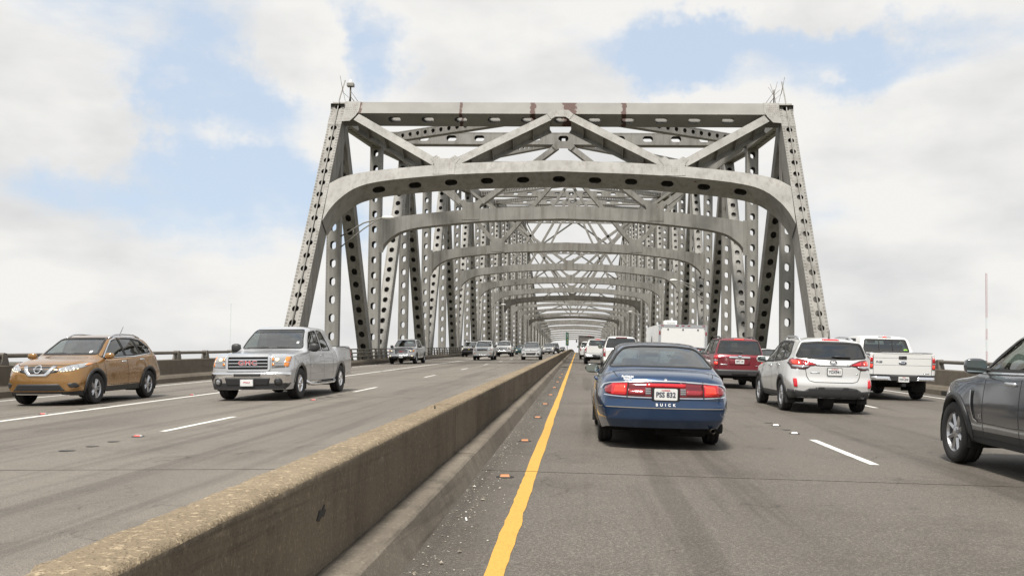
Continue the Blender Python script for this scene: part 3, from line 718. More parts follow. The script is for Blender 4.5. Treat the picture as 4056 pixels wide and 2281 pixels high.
gusset(plane_portal, [(-.55, 17.5), (-.9, 17.15), (-.62, 16.75), (-.35, 16.95), (.35, 16.95), (.62, 16.75), (.9, 17.15), (.55, 17.5)], .03, [(s_*(.3+.13*a), 17.35-.14*a-.12*b) for s_ in (-1, 1) for a in range(4) for b in range(2)])
# conduit up the face of each end post
for sx_ in (-1, 1):
    mb = MB(); mb.tube([plane_portal(sx_*HW+.02, z, -.09) for z in (-.5, 9, 18.4)] + [plane_portal(sx_*HW+.05, 20.1, .15)], .045, 8); mb.out('conduit', 'steel', TB, True, True)

# sway frames at every second panel
LOW = [(0, 11.66), (6, 11.45), (10, 11.08), (12, 10.82), (13.4, 10.45), (14.1, 10.0), (14.6, 9.55), (14.98, 8.9)]
UPP = [(0, 12.68), (6, 12.48), (10, 12.15), (13.6, 11.72), (15.02, 11.48)]
for i in range(2, NP, 2):
    y = Yp(i); zt = topz(i)+.15; n = seg(y); dark = i in (12, 20)
    pm = plane_v(y-.45 if i < 12 else y-.4, -.42 if dark else 0.)
    UP = [(u, v-(.12 if i < 14 else .40)) for u, v in UPP] if i > 2 else UPP
    arch('sway_arch', pm, LOW, UP, 1.5 if dark else 1.0, 'steel_b' if dark else ('steel' if i % 4 else 'steel_b'), dark, n)
    if dark: arch('sway_arch', plane_v(y+1.2, -.3), LOW, UP, 1.2, 'steel', False, n)
    mb = MB()
    if i < 24 or i % 4 == 0: member('top_strut', W_(-15.02, y, zt), W_(15.02, y, zt), 1.0, .9, (0, 0, 1), 2.28, .24, .42, n, solid=y > 330, mat='steel' if i % 4 else 'steel_b')
    tall = zt > 22
    D_ = [((-14.6, zt-.6), (-8.1, 12.7)), ((14.6, zt-.6), (8.1, 12.7)), ((-7., 12.75), (-.5, zt-.55)), ((7., 12.75), (.5, zt-.55))] if not tall else \
         [((-14.6, zt-.6), (-.5, 12.8)), ((14.6, zt-.6), (.5, 12.8)), ((-8., 12.6), (-.5, zt-.55)), ((8., 12.6), (.5, zt-.55))]
    if tall and i > 10: D_ = D_[:2]
    if i > 22: D_ = []
    for p0, p1 in D_:
        a = np.array(p0); b = np.array(p1); t = (b-a)/np.linalg.norm(b-a)
        A = pm(*p0, .45); B = pm(*p1, .45); member('sway_diagonal', A, B, .42 if i < 5 else .34, .8 if i < 5 else .5, np.array((-t[1], 0, t[0])), solid=True, mat='steel' if i % 4 else 'steel_b')
    if y < 240:
        for c in ((-7.55, 7.55) if not tall else (0.,)):
            gusset(pm, [(c-.72, 11.5), (c+.72, 11.5), (c+.72, 12.62), (c+.98, 12.95), (c+.62, 13.2), (c+.3, 12.95), (c-.3, 12.95), (c-.62, 13.2), (c-.98, 12.95), (c-.72, 12.62)], .03,
                   [(c+.17*a, 11.62+.18*b) for a in range(-4, 5) for b in range(0, 6)] if y < 140 else None, 'steel_b')
        gusset(pm, [(-.55, zt-.2), (-.95, zt-.6), (-.6, zt-.95), (-.3, zt-.8), (.3, zt-.8), (.6, zt-.95), (.95, zt-.6), (.55, zt-.2)], .03, None, 'steel_b')
        for sx_ in (-1, 1):                                   # bolted end plates against the posts
            u = sx_*14.9; gusset(pm, [(u-.17, 8.75), (u+.17, 8.75), (u+.17, 11.6), (u-.17, 11.6)], .025, [(u+dx, z) for dx in (-.1, .1) for z in np.arange(8.9, 11.5, .18)] if y < 110 else None, 'steel_b')
# lateral bracing in the plane of the top chords: V from the middle of one frame to the corners of the next
prev = (64.9, 17.45)
for i in range(2, NP, 2):
    y, zt = Yp(i), topz(i)+.1
    for sx_ in (-1, 1):
        member('top_lateral', W_(sx_*.4, prev[0]+.3, prev[1]), W_(sx_*14.6, y-.3, zt), .72 if i < 12 else .4, .55 if i < 12 else .3, (0, 0, 1), .95, .17, .21, seg(y), solid=y > 330, mat='steel' if sx_ > 0 else 'steel_b')
        if False: member('lower_lateral', W_(sx_*.4, prev[0]+.3, 12.4), W_(sx_*14.6, y-.3, 11.6), .4, .4, (0, 0, 1), solid=True)
    prev = (y, zt)

# ------------------------------------------------------------------ small things on the bridge
def street_light(sx_, i, z, reach, label):
    y = Yp(i); x = XC+sx_*(HW-.47); t = empty('street_light', (x, y, zc(y)+z)); tag(t, label, 'street light', 'lamps on the truss posts')
    z0 = zc(y)+z; e = x-sx_*reach
    mb = MB(); mb.tube([(x, y-.1, z0+.0), (x-sx_*reach*.55, y-.1, z0+.95), (e, y-.1, z0+1.3)], .05, 8); mb.tube([(x, y-.1, z0-.75), (x-sx_*reach*.55, y-.1, z0+.55), (e+sx_*.3, y-.1, z0+1.22)], .045, 8); mb.tube([(x-sx_*reach*.3, y-.1, z0+.1), (x-sx_*reach*.3, y-.1, z0+.56)], .03, 6)
    mb.out('lamp_arm', 'steel', t, True, True)
    mb = MB(); mb.lathe([(-.42, .02), (-.4, .09), (-.1, .15), (.25, .13), (.42, .05), (.43, 0)], 12, 0, (e-sx_*.35, y-.1, z0+1.32)); o = mb.out('lamp_head', 'white_panel', t, True, True)
    mb = MB(); mb.lathe([(0, .0), (.0, .1), (.05, .12)], 12, 2, (e-sx_*.35, y-.1, z0+1.14)); mb.out('lamp_glass', 'lamp_glass', o, True, True)
street_light(-1, 1, 8.6, 2.9, 'bracket street lamp reaching from the first left truss post')
street_light(1, 4, 7.2, 2.9, 'bracket street lamp with pale head on the right truss post by the cargo trailer')
street_light(-1, 9, 7.2, 2.6, 'small bracket street lamp deep inside the left truss')
street_light(1, 11, 7.2, 2.6, 'small bracket street lamp deep inside the right truss')
def beacon(sx_, big, label):
    y = 65.2; x = XC+sx_*(HW-.75); z = zc(y)+18.1; t = empty('beacon_mast', (x, y, z)); tag(t, label, 'beacon mast')
    h = 1.15 if big else 1.0
    mb = MB(); mb.tube([(x, y, z-.1), (x, y, z+h)], .06 if big else .045, 8); mb.tube([(x+.14*sx_, y, z-.1), (x+.03, y, z+.7)], .02, 5); mb.tube([(x-.6*sx_, y, z), (x, y, z+.85)], .016, 5); mb.tube([(x-.35*sx_, y, z), (x, y, z+.45)], .025, 5); mb.out('mast', 'rail_paint', t, True, True)
    if big:
        mb = MB(); mb.rbox((x, y, z+h+.1), (.24, .2, .12), .03); mb.out('beacon_housing', 'steel', t, world=True)
        mb = MB(); mb.lathe([(0, .13), (.15, .12), (.26, .06), (.28, 0)], 12, 2, (x, y, z+h+.21)); mb.out('beacon_lamp', 'lamp_glass', t, True, True)
    else:
        mb = MB()
        for k in range(5): mb.tube([(x, y, z+.6), (x+.4*math.cos(k*1.3), y+.3*math.sin(k*1.3), z+1.0+.12*k)], .012, 4)
        mb.out('antenna_rods', 'rail_paint', t, True, True)
    mb = MB(); xa = XC+sx_*(HW-.05); mb.tube([(xa, 65., z+1.85), (xa-sx_*.2, 65.1, z+.7), (x+.1*sx_, y, z+.35), (x, y, z+.5)], .014, 4); mb.tube([(xa, 65., z+1.8), (xa-sx_*.4, 65., z+.05)], .012, 4); mb.out('cable', 'rail_paint', t, True, True)
beacon(-1, True, 'white warning beacon on a short mast atop the left portal corner'); beacon(1, False, 'spiky antenna mast with stay wires atop the right portal corner')
t = empty('maintenance_platform', (-7.5, Yp(18), zc(Yp(18))+40)); tag(t, 'small railed platform with antennas on top of the far tower', 'platform'); mb = MB()
for dx in np.linspace(-1.4, 1.4, 5): mb.tube([(-7.5+dx, Yp(18)-.6, zc(Yp(18))+39.4), (-7.5+dx, Yp(18)-.6, zc(Yp(18))+42.0)], .06, 5)
for dz in (40.6, 41.5): mb.tube([(-9, Yp(18)-.6, zc(Yp(18))+dz), (-6, Yp(18)-.6, zc(Yp(18))+dz)], .05, 5)
mb.out('platform_rails', 'rail_paint', t, world=True); mb = MB(); mb.rbox((-7.3, Yp(18), zc(Yp(18))+40.3), (.8, .4, .7), .05); mb.out('cabinet', 'steel_b', t, world=True)
# tall narrow sign on the barrier
t = empty('median_sign', (XB, 122, zc(122)+.66)); tag(t, 'tall narrow green sign standing edge-on above the far median barrier', 'sign')
ys = 122.; mb = MB(); M = Matrix.Translation((XB, ys, zc(ys)+2.1)) @ Matrix.Rotation(R_(72), 4, 'Z')
mb.box((0, 0, 0), (.55, .02, .85), M); mb.out('sign_panel', 'sign_green', t, world=True)
mb = MB(); mb.box((0, -.026, .55), (.3, .004, .05), M); mb.box((0, -.026, .3), (.22, .004, .05), M); mb.out('sign_lettering', 'sign_white', t, world=True)
mb = MB(); mb.box((.1, -.026, -.1), (.12, .004, .1), M); mb.box((-.1, -.026, -.5), (.1, .004, .1), M); mb.out('sign_symbols', 'sign_yellow', t, world=True)
mb = MB(); mb.tube([(XB, ys+.06, zc(ys)+.6), (XB, ys+.06, zc(ys)+2.9)], .05, 6); mb.out('sign_post', 'steel', t, world=True)
# radio masts beyond the river
def mast(x, y, z1, w, label, painted):
    z0 = -42; t = empty('radio_mast', (x, y, z0)); tag(t, label, 'radio mast')
    m = {0: MB(), 1: MB()}; H = z1-z0; k = 14
    for b in range(k):
        a = m[0 if (b % 2 == 0 or b >= 10) else 1]; za, zb_ = z0+H*b/k, z0+H*(b+1)/k
        L = [(x+w*math.cos(q), y+w*math.sin(q)) for q in (0, 2.09, 4.19)]
        for p in L: a.tube([(*p, za), (*p, zb_)], .14*w, 4)
        nb = 6
        for j in range(nb):
            zz, zz2 = za+(zb_-za)*j/nb, za+(zb_-za)*(j+1)/nb
            for q in range(3): a.tube([(*L[q], zz), (*L[(q+1) % 3], zz2)], .07*w, 3)
    m[0].out('mast_red_section', 'mast_red' if painted else 'mast_white', t, world=True); m[1].out('mast_white_section', 'mast_white', t, world=True)
mast(384, 900, 105, .85, 'red and white lattice radio mast rising beyond the right parapet', True)
mast(-334, 900, 70, .32, 'thin pale radio mast far behind the silver pickup', False)
# warehouse on the far bank
t = empty('warehouse', (-255, 420, -42)); tag(t, 'long low white warehouse seen under the rail behind the tan car', 'building')
mb = MB(); mb.box((-265, 420, -18.5), (22, 14, 23.5)); mb.out('wall', 'white_panel', t, world=True)
for j in range(7):
    mb = MB(); mb.box((-282+j*5.4, 405.9, 2.6), (1.6, .1, 1.3)); mb.out('window', 'glass_privacy', t, world=True)
mb = MB(); mb.box((-265, 420, 5.4), (22.6, 14.6, .4)); mb.out('roof', 'steel_b', t, world=True)

# ------------------------------------------------------------------ vehicles
AXD = {'front': (0, -1, 0), 'rear': (0, 1, 0), 'left': (1, 0, 0), 'right': (-1, 0, 0), 'top': (0, 0, -1)}
KN = [0, .10, .24, .36, .42, .56, .70, .79, .90, 1.]
def inpoly(P, x, y):
    P = np.asarray(P); r = np.zeros(np.shape(x), bool); j = len(P)-1
    for i in range(len(P)):
        xi, yi = P[i]; xj, yj = P[j]
        with np.errstate(divide='ignore', invalid='ignore'):
            c = ((yi > y) != (yj > y)) & (x < (xj-xi)*(y-yi)/((yj-yi) if yj != yi else 1e-12)+xi)
        r ^= c; j = i
    return r
def densify(P, d):
    o = []
    for i in range(len(P)):
        a, b = np.array(P[i], float), np.array(P[(i+1) % len(P)], float); k = max(1, int(np.linalg.norm(b-a)/d))
        o += [tuple(a+(b-a)*t/k) for t in range(k)]
    return o
def rounded(P, r, n=4):                                      # polygon with rounded corners
    o = []; m = len(P)
    for i in range(m):
        p = np.array(P[i], float); a = np.array(P[i-1], float)-p; b = np.array(P[(i+1) % m], float)-p
        la, lb = np.linalg.norm(a), np.linalg.norm(b); q = min(r, la*.45, lb*.45); A = p+a/la*q; B = p+b/lb*q
        for k in range(n+1):
            t = k/n; o.append(tuple((1-t)**2*A + 2*t*(1-t)*p + t*t*B))
    return o
def offset(P, d):
    P = np.asarray(P, float); m = len(P); ar = sum(P[i-1][0]*P[i][1]-P[i][0]*P[i-1][1] for i in range(m)); sg = 1 if ar > 0 else -1
    o = []
    for i in range(m):
        e1 = P[i]-P[i-1]; e2 = P[(i+1) % m]-P[i]
        n1 = np.array((e1[1], -e1[0]))/(np.linalg.norm(e1)+1e-9); n2 = np.array((e2[1], -e2[0]))/(np.linalg.norm(e2)+1e-9)
        n = n1+n2; l = np.linalg.norm(n); n = n/l if l > 1e-6 else n1
        o.append(tuple(P[i]+n*d*sg/max(.5, float(n@n1))))
    return o
_txt = {}
def text_mesh(body, size, thick=0., spacing=1.):
    k = (body, size, thick, spacing)
    if k not in _txt:
        c = bpy.data.curves.new('lettering', 'FONT'); c.body = body; c.size = size; c.align_x = 'CENTER'; c.align_y = 'CENTER'; c.offset = thick; c.space_character = spacing; c.resolution_u = 3
        ob = bpy.data.objects.new('lettering', c); me = bpy.data.meshes.new_from_object(ob)
        _txt[k] = ([tuple(v.co[:2]) for v in me.vertices], [tuple(p.vertices) for p in me.polygons]); bpy.data.objects.remove(ob); bpy.data.curves.remove(c); bpy.data.meshes.remove(me)
    return _txt[k]
_wheel = {}
def wheel_mesh(Rr, w, rr, ns, mat, dbl, n=36):
    k = (Rr, w, rr, ns, mat, dbl)
    if k in _wheel: return _wheel[k]
    t = MB(); h = w/2
    pr = [(-h*.82, rr-.01), (-h*.95, rr+.02), (-h, Rr*.86), (-h*.93, Rr*.95), (-h*.8, Rr*.985), (-h*.4, Rr), (-h*.37, Rr-.008), (-h*.32, Rr), (0, Rr), (h*.32, Rr), (h*.37, Rr-.008), (h*.4, Rr), (h*.8, Rr*.985), (h*.93, Rr*.95), (h, Rr*.86), (h*.95, rr+.02), (h*.82, rr-.01)]
    t.lathe(pr, n, 0); ty = mesh('wheel', t.V, t.F, 'tyre', True)
    r = MB(); f = h*.62
    r.lathe([(-h*.8, rr), (f-.10, rr*.86), (f-.005, rr*.90), (h*.80, rr*.955), (h*.86, rr), (h*.82, rr+.006)], n, 0)
    dk = MB(); dk.lathe([(f-.09, rr*.9), (f-.09, 0)], 24, 0); dk.lathe([(f-.07, rr*.62), (f-.065, rr*.3)], 24, 0)
    for i in range(ns):
        a = 2*math.pi*(i+.25)/ns
        for da in ((-.17, .17) if dbl else (0,)):
            M = Matrix.Rotation(a, 4, 'X'); w0 = .045 if dbl else .055; w1 = .032 if dbl else .05 if ns > 6 else .075
            s0 = math.tan(da)*rr*.25; s1 = math.tan(da)*rr*.9
            V = [(f-.015, s0-w0*.5, .05), (f-.015, s0+w0*.5, .05), (f-.0, s1+w1*.5, rr*.93), (f-.0, s1-w1*.5, rr*.93), (f-.06, s0-w0*.6, .05), (f-.06, s0+w0*.6, .05), (f-.045, s1+w1*.6, rr*.93), (f-.045, s1-w1*.6, rr*.93), (f+.012, s0, .05), (f+.018, s1, rr*.90)]
            V = [tuple(M @ Vector(v)) for v in V]
            r.add(V, [(0, 8, 9, 3), (8, 1, 2, 9), (1, 5, 6, 2), (4, 0, 3, 7), (3, 9, 2)])
    r.lathe([(f-.03, .085), (f+.012, .075), (f+.022, .045), (f+.03, .03), (f+.03, 0)], 16, 0)
    _wheel[k] = (ty, mesh('rim', r.V, r.F, mat, False), mesh('brake_disc', dk.V, dk.F, 'dark_under', False)); return _wheel[k]

class Car:
    def __init__(s, name, label, cat, x, y, spec, paint, oncoming=False, yaw=0., ds=.05, M=44, group=None, sc=.96):
        # (x, y): middle of the wheelbase on the road
        s.sp = spec; s.paint = paint; s.ds = ds; s.M = M; s.cuts = []; s.far = ds > .08
        fw = Vector((math.sin(yaw), math.cos(yaw), 0));
        if oncoming: fw = -fw
        fw.z = slope(y)*fw.y; fw.normalize()
        sl = -CROSS if x > XB else CROSS
        rt = Vector((fw.y, -fw.x, 0)); rt.z = sl*rt.x; rt.normalize(); up = rt.cross(fw).normalized(); rt = fw.cross(up)
        m = Matrix((rt, fw, up)).transposed().to_4x4(); m.translation = Vector((x, y, zr(x, y)+.004)); m = m @ Matrix.Scale(sc, 4)
        s.root = empty(name, mat=m); tag(s.root, label, cat, group)
        s.build()
    def prof(s, k, y): p = sorted(s.sp[k]); return pchip([a for a, b in p], [b for a, b in p], y)
    def build(s):
        sp = s.sp; yR = min(a for a, b in sp['zt']); yF = max(a for a, b in sp['zt']); s.yR, s.yF = yR, yF
        base = np.linspace(yR, yF, int((yF-yR)/s.ds)+1)
        ex = [a for a, b in sp['zt']] + [yF-.02, yF-.05, yR+.02, yR+.05]
        ys = np.unique(np.round(np.concatenate([base, ex]), 3)); ys = ys[np.concatenate([[True], np.diff(ys) > .008])]; ys[-1] = yF
        g = {k: s.prof(k, ys) for k in ('zt', 'zs', 'zb', 'wb', 'wm', 'ws', 'wt', 'cr')}
        n = len(ys); M = s.M; CP = np.zeros((n, 10, 2)); h = g['zs']-g['zb']; ze = np.maximum(g['zt']-g['cr'], g['zs']+.006)
        ztc = np.maximum(g['zt'], ze+.004)
        bul = sp.get('bulge', .55)
        CP[:, 0] = np.stack([g['wb'], g['zb']], 1); CP[:, 1] = np.stack([g['wb']*.35+g['wm']*.65, g['zb']+.22*h], 1); CP[:, 2] = np.stack([g['wm'], g['zb']+bul*h], 1)
        CP[:, 3] = np.stack([g['ws'], g['zs']], 1)
        q = np.minimum(.035, (ze-g['zs'])*.3); CP[:, 4] = np.stack([g['ws']+(g['wt']-g['ws'])*.12, g['zs']+q], 1)
        CP[:, 5] = np.stack([g['ws']*.47+g['wt']*.53+.012, g['zs']+q+(ze-g['zs']-q)*.5], 1); CP[:, 6] = np.stack([g['wt'], ze], 1)
        CP[:, 7] = np.stack([g['wt']*.90, ze+(ztc-ze)*.42], 1); CP[:, 8] = np.stack([g['wt']*.5, ze+(ztc-ze)*.86], 1); CP[:, 9] = np.stack([0*ztc, ztc], 1)
        tt = np.linspace(0, 1, M); S = np.zeros((n, M, 2))
        for i in range(n):
            S[i, :, 0] = pchip(KN, CP[i, :, 0], tt); S[i, :, 1] = pchip(KN, CP[i, :, 1], tt)
        r = 2*M-1; V = np.zeros((n, r, 3)); V[:, :, 1] = ys[:, None]
        V[:, :M, 0] = S[:, :, 0]; V[:, :M, 2] = S[:, :, 1]; V[:, M:, 0] = -S[:, :M-1, 0][:, ::-1]; V[:, M:, 2] = S[:, :M-1, 1][:, ::-1]
        V = V.reshape(-1, 3).tolist(); F = []; T = []
        for i in range(n-1):
            for j in range(r-1):
                F.append((i*r+j, (i+1)*r+j, (i+1)*r+j+1, i*r+j+1)); T.append(min(j, r-2-j)/(M-1))
        K = 26 if not s.far else 14
        for i, fl in ((0, True), (n-1, False)):
            rows = []
            for j in range(M-1):
                w, z = S[i, j]; row = [i*r+j]
                for k in range(1, K):
                    row.append(len(V)); V.append([w*(1-2*k/K), ys[i], z])
                row.append(i*r+2*M-2-j); rows.append(row)
            for j in range(M-2):
                for k in range(K):
                    f = (rows[j][k], rows[j][k+1], rows[j+1][k+1], rows[j+1][k]); F.append(f[::-1] if fl else f); T.append(j/(M-1))
            for k in range(K):
                f = (rows[-1][k], rows[-1][k+1], i*r+M-1); F.append(f[::-1] if fl else f); T.append(1.)
        V = np.array(V)
        # plan curvature and profile of nose and tail
        W = max(b for a, b in sp['wm'])
        for end, key, ln in ((yF, 'F', sp.get('lenF', .9)), (yR, 'R', sp.get('lenR', .8))):
            sg = 1 if key == 'F' else -1; t = np.clip((V[:, 1]*sg-(end*sg-ln))/ln, 0, 1); t = t*t*(3-2*t)
            b, p = sp.get('bow'+key, (.2, 2.6)); pr = sp.get('prof'+key, [(0, 0), (2, 0)])
            V[:, 1] += sg*t*(-b*np.abs(V[:, 0]/W)**p + np.interp(V[:, 2], [a for a, c in pr], [c for a, c in pr]))
        if 'warp' in sp: V = sp['warp'](V)
        s.V = V; s.F = F; s.T = np.array(T)
        s.bvh = BVHTree.FromPolygons([tuple(v) for v in V], F)
    def cast(s, u, v, axis, off):
        d = Vector(AXD[axis])
        o = Vector((u, 0, v)) if axis in ('front', 'rear') else Vector((0, u, v)) if axis in ('left', 'right') else Vector((u, v, 0))
        ok = lambda h: h[0] is not None and not (axis == 'front' and h[0].y < -.5) and not (axis == 'rear' and h[0].y > -.7)
        hit = s.bvh.ray_cast(o - d*8, d)
        k = 0
        while not ok(hit) and k < 24:                        # slid off the edge of the shell: step back inwards
            k += 1; f = 1-.025*((k+1)//2); g = o.copy(); dz = .018*((k+1)//2)*(1 if k % 2 else -1)
            if axis == 'top': g.x *= f; g.y *= f
            else:
                g.z += dz
                if axis in ('front', 'rear'): g.x *= f
            hit = s.bvh.ray_cast(g - d*8, d)
        if not ok(hit):
            g = o.copy()
            if axis == 'front': g.y = s.yF
            elif axis == 'rear': g.y = s.yR
            elif axis == 'left': g.x = -1
            elif axis == 'right': g.x = 1
            else: g.z = 2
            hit = s.bvh.find_nearest(g)
        p, n = hit[0], hit[1]
        if n.dot(d) > 0: n = -n
        return np.array(p + n*off)
    def cut(s, poly, axis, cond=None): s.cuts.append((poly, axis, cond))
    def patch(s, name, poly, axis, off, mat, parent=None, res=.06, skirt=.012, along=None, label=None):
        P = densify(poly, res); A = np.array(P); lo, hi = A.min(0), A.max(0)
        g = [(x, y) for x in np.arange(lo[0]+res/2, hi[0], res) for y in np.arange(lo[1]+res/2, hi[1], res)]
        if g:
            G = np.array(g); ok = inpoly(P, G[:, 0], G[:, 1])
            dmin = np.min(np.linalg.norm(G[:, None]-A[None], axis=2), axis=1); G = G[ok & (dmin > res*.45)]
        else: G = np.zeros((0, 2))
        n = len(P); vs = [Vector(p) for p in P]+[Vector(p) for p in G]
        r = delaunay_2d_cdt(vs, [(i, (i+1) % n) for i in range(n)], [], 1, 1e-6); V2, F = r[0], [tuple(f) for f in r[2]]
        d = -np.array(AXD[axis], float)
        c = (lambda u, v, o: s.cast(u, v, axis, 0)+d*o) if along else (lambda u, v, o: s.cast(u, v, axis, o))
        V = [c(p.x, p.y, off) for p in V2]
        if F:                                                # face the viewer of that side
            tot = np.zeros(3)
            for f in F[:40]:
                a, b, e = (np.array(V[i]) for i in f[:3]); tot += np.cross(b-a, e-a)
            if tot @ d < 0: F = [f[::-1] for f in F]
        if skirt:
            ed = {}
            for f in F:
                for i in range(len(f)):
                    a, b = f[i], f[(i+1) % len(f)]; ed[(a, b)] = 1
            m = {}
            for (a, b) in list(ed):
                if (b, a) in ed: continue
                for q in (a, b):
                    if q not in m: m[q] = len(V); V.append(V[q] - (d*(off+skirt) if along else (np.array(V[q])-c(V2[q].x, V2[q].y, -skirt))))
                F.append((b, a, m[a], m[b]))
        o = obj(name, V, F, mat, parent or s.root, smooth=True)
        if label: o['label'] = label
        return o
    def sym(s, name, poly, axis, off, mat, **k):
        if axis in ('left', 'right'): return [s.patch(name, poly, 'left', off, mat, **k), s.patch(name, poly, 'right', off, mat, **k)]
        return [s.patch(name, poly, axis, off, mat, **k), s.patch(name, [(-u, v) for u, v in poly][::-1], axis, off, mat, **k)]
    def ring(s, name, poly, axis, wi, wo, off, mat, parent=None, res=.05):
        P = densify(poly, res); A, B = offset(P, wo), offset(P, -wi); n = len(P)
        V = [s.cast(*p, axis, off) for p in A]+[s.cast(*p, axis, off) for p in B]+[s.cast(*p, axis, -.01) for p in A]+[s.cast(*p, axis, -.012) for p in B]
        F = []
        for i in range(n): j = (i+1) % n; F += [(i, j, n+j, n+i), (2*n+i, 2*n+j, j, i), (n+i, n+j, 3*n+j, 3*n+i)]
        return obj(name, V, F, mat, parent or s.root, smooth=False)
    def strip(s, name, line, axis, w, off, mat, parent=None, res=.06):
        L = [np.array(p, float) for p in line]; P = []
        for a, b in zip(L[:-1], L[1:]):
            k = max(1, int(np.linalg.norm(b-a)/res)); P += [a+(b-a)*t/k for t in range(k)]
        P.append(L[-1]); V = []
        for i, p in enumerate(P):
            t = P[min(i+1, len(P)-1)]-P[max(i-1, 0)]; t /= np.linalg.norm(t)+1e-9; nn = np.array((-t[1], t[0]))*w/2
            V += [s.cast(*(p+nn), axis, off), s.cast(*(p-nn), axis, off)]
        return obj(name, V, [(2*i, 2*i+1, 2*i+3, 2*i+2) for i in range(len(P)-1)], mat, parent or s.root)
    def window(s, name, poly, axis, gl, frame='rubber', fi=.022, fo=.018, cond=None, r=.05, res=.07):
        P = rounded(poly, r); s.cut(P, axis, cond)
        o = s.patch(name, offset(P, -.004), axis, -.004, gl, res=res, skirt=0)
        if frame: s.ring('window_frame', P, axis, fi, fo, .004, frame, parent=o)
        return o
    def windows(s, polys, gl, **k):
        for i, p in enumerate(polys):
            for ax in ('left', 'right'): s.window('side_window', p, ax, gl if isinstance(gl, str) else gl[i], **k)
    def lettering(s, body, u, v, axis, size, off, mat, thick=0., spacing=1., parent=None, slant=0., sx=1.):
        V2, F = text_mesh(body, size, thick, spacing); m = -1 if axis in ('front', 'left') else 1
        if axis == 'left': m = -1
        if axis == 'right': m = 1
        V = [s.cast(u+m*(p[0]*sx+slant*p[1]), v+p[1], axis, off) for p in V2]
        return obj('lettering', V, F, mat, parent or s.root)
    def plate(s, u, v, axis, txt, top=None, frame='black_plastic', w=.305, h=.152, off=.02, logo=False):
        p = s.cast(u, v, axis, 0); d = -np.array(AXD[axis]); y = max((s.cast(u+a, v+b, axis, 0)@d) for a in (-w/2, w/2) for b in (-h/2, h/2)); c = p.copy(); c += d*(y-p@d+off)
        m = 1 if axis == 'rear' else -1
        f = lambda q: (lambda a, b: (c[0]+a, c[1]+d[1]*q, c[2]+b))
        mb = MB(); mb.prism(rounded([(-w/2, -h/2), (w/2, -h/2), (w/2, h/2), (-w/2, h/2)], .02), f(.004), f(-off)); o = mb.out('license_plate', 'plate_white', s.root)
        if frame:
            mb = MB(); A = rounded([(-w/2-.012, -h/2-.012), (w/2+.012, -h/2-.012), (w/2+.012, h/2+.012), (-w/2-.012, h/2+.012)], .02); mb.prism(A, f(.0), f(-off)); mb.out('plate_frame', frame, o)
        if txt:
            V2, F = text_mesh(txt, h*.62, .003, 1.02); wid = max(q[0] for q in V2)-min(q[0] for q in V2); k = min(1, .84*w/wid); g = f(.0065)
            obj('plate_number', [g(m*q[0]*k, q[1]-.008) for q in V2], F, 'plate_ink', o)
        if top:
            V2, F = text_mesh(top, h*.2, .001); g = f(.0065); obj('plate_heading', [g(m*q[0], q[1]+h*.36) for q in V2], F, 'plate_red', o)
        if logo:
            g = f(.0065); mb = MB(); mb.prism([(-.11, -.025), (.09, -.025), (.115, .045), (-.085, .045)], g, f(.004)); mb.out('plate_emblem', 'sign_white', o)
            mb = MB(); gg = f(.008); pts = [(-.085+.17*t+.012*math.sin(t*31), .012+.012*math.sin(t*26)) for t in np.linspace(0, 1, 30)]; mb.tube([gg(*q) for q in pts], .006, 4); mb.out('plate_script', 'plate_red', o)
        return o
    def wheels(s, wb, tr, Rr, w, rr, ns=5, mat='alloy', dbl=False, arch=.07, lip=None, lipw=.05, depth=.34, front_only=False, zlip=None):
        ty, ri, bd = wheel_mesh(Rr, w, rr, ns, mat, dbl)
        Ra = Rr+arch; s.arc = []
        for yw in (wb/2, -wb/2):
            for sx in (-1, 1):
                o = link('wheel', ty, s.root); o.location = (sx*tr/2, yw, Rr)
                ang = rng.random()*1.2
                M_ = Matrix.Rotation(math.pi if sx < 0 else 0, 4, 'Z') @ Matrix.Rotation(ang, 4, 'X')
                o.matrix_basis = Matrix.Translation((sx*tr/2, yw, Rr)) @ M_
                link('rim', ri, o); link('brake_disc', bd, o)
                ax = 'left' if sx < 0 else 'right'
                zb = float(s.prof('zb', yw)); z0 = zb-.1
                a0 = math.asin(max(-1, min(1, (z0-Rr)/Ra)))
                P = [(yw+Ra*math.cos(a), Rr+Ra*math.sin(a)) for a in np.linspace(a0, math.pi-a0, 26)]
                s.cut(P, ax, lambda c: np.abs(c[:, 0]) > .5)
                # wheel house
                mb = MB(); xo = tr/2+w/2; xi = xo-depth-.1
                mb.lathe([(sx*(xo-.02), Ra+.004), (sx*xi, Ra+.004), (sx*xi, .0)], 24, 0, (0, yw, Rr), R_(-20), R_(200)); mb.out('wheel_house', 'dark_under', s.root)
                if lip:
                    A = [(yw+(Ra+lipw)*math.cos(a), Rr+(Ra+lipw)*math.sin(a)) for a in np.linspace(a0+.0, math.pi-a0, 30)]; B = [(yw+(Ra-.012)*math.cos(a), Rr+(Ra-.012)*math.sin(a)) for a in np.linspace(a0+.0, math.pi-a0, 30)]
                    zl = zb+.02
                    A = [(u, max(v, zl)) for u, v in A]; B = [(u, max(v, zl)) for u, v in B]; n = 30
                    oo = .016 if lip == 'black_plastic' else .008
                    V = [s.cast(*p, ax, oo) for p in A]+[s.cast(*p, ax, oo*1.3) for p in B]+[s.cast(*p, ax, -.004) for p in A]+[s.cast(*p, ax, oo)-np.array((sx*.09, 0, 0)) for p in B]
                    F = []
                    for i in range(n-1): F += [(i, i+1, n+i+1, n+i), (2*n+i, 2*n+i+1, i+1, i), (n+i, n+i+1, 3*n+i+1, 3*n+i)]
                    if sx > 0: F = [f[::-1] for f in F]
                    obj('wheel_arch', V, F, lip, s.root, smooth=True)
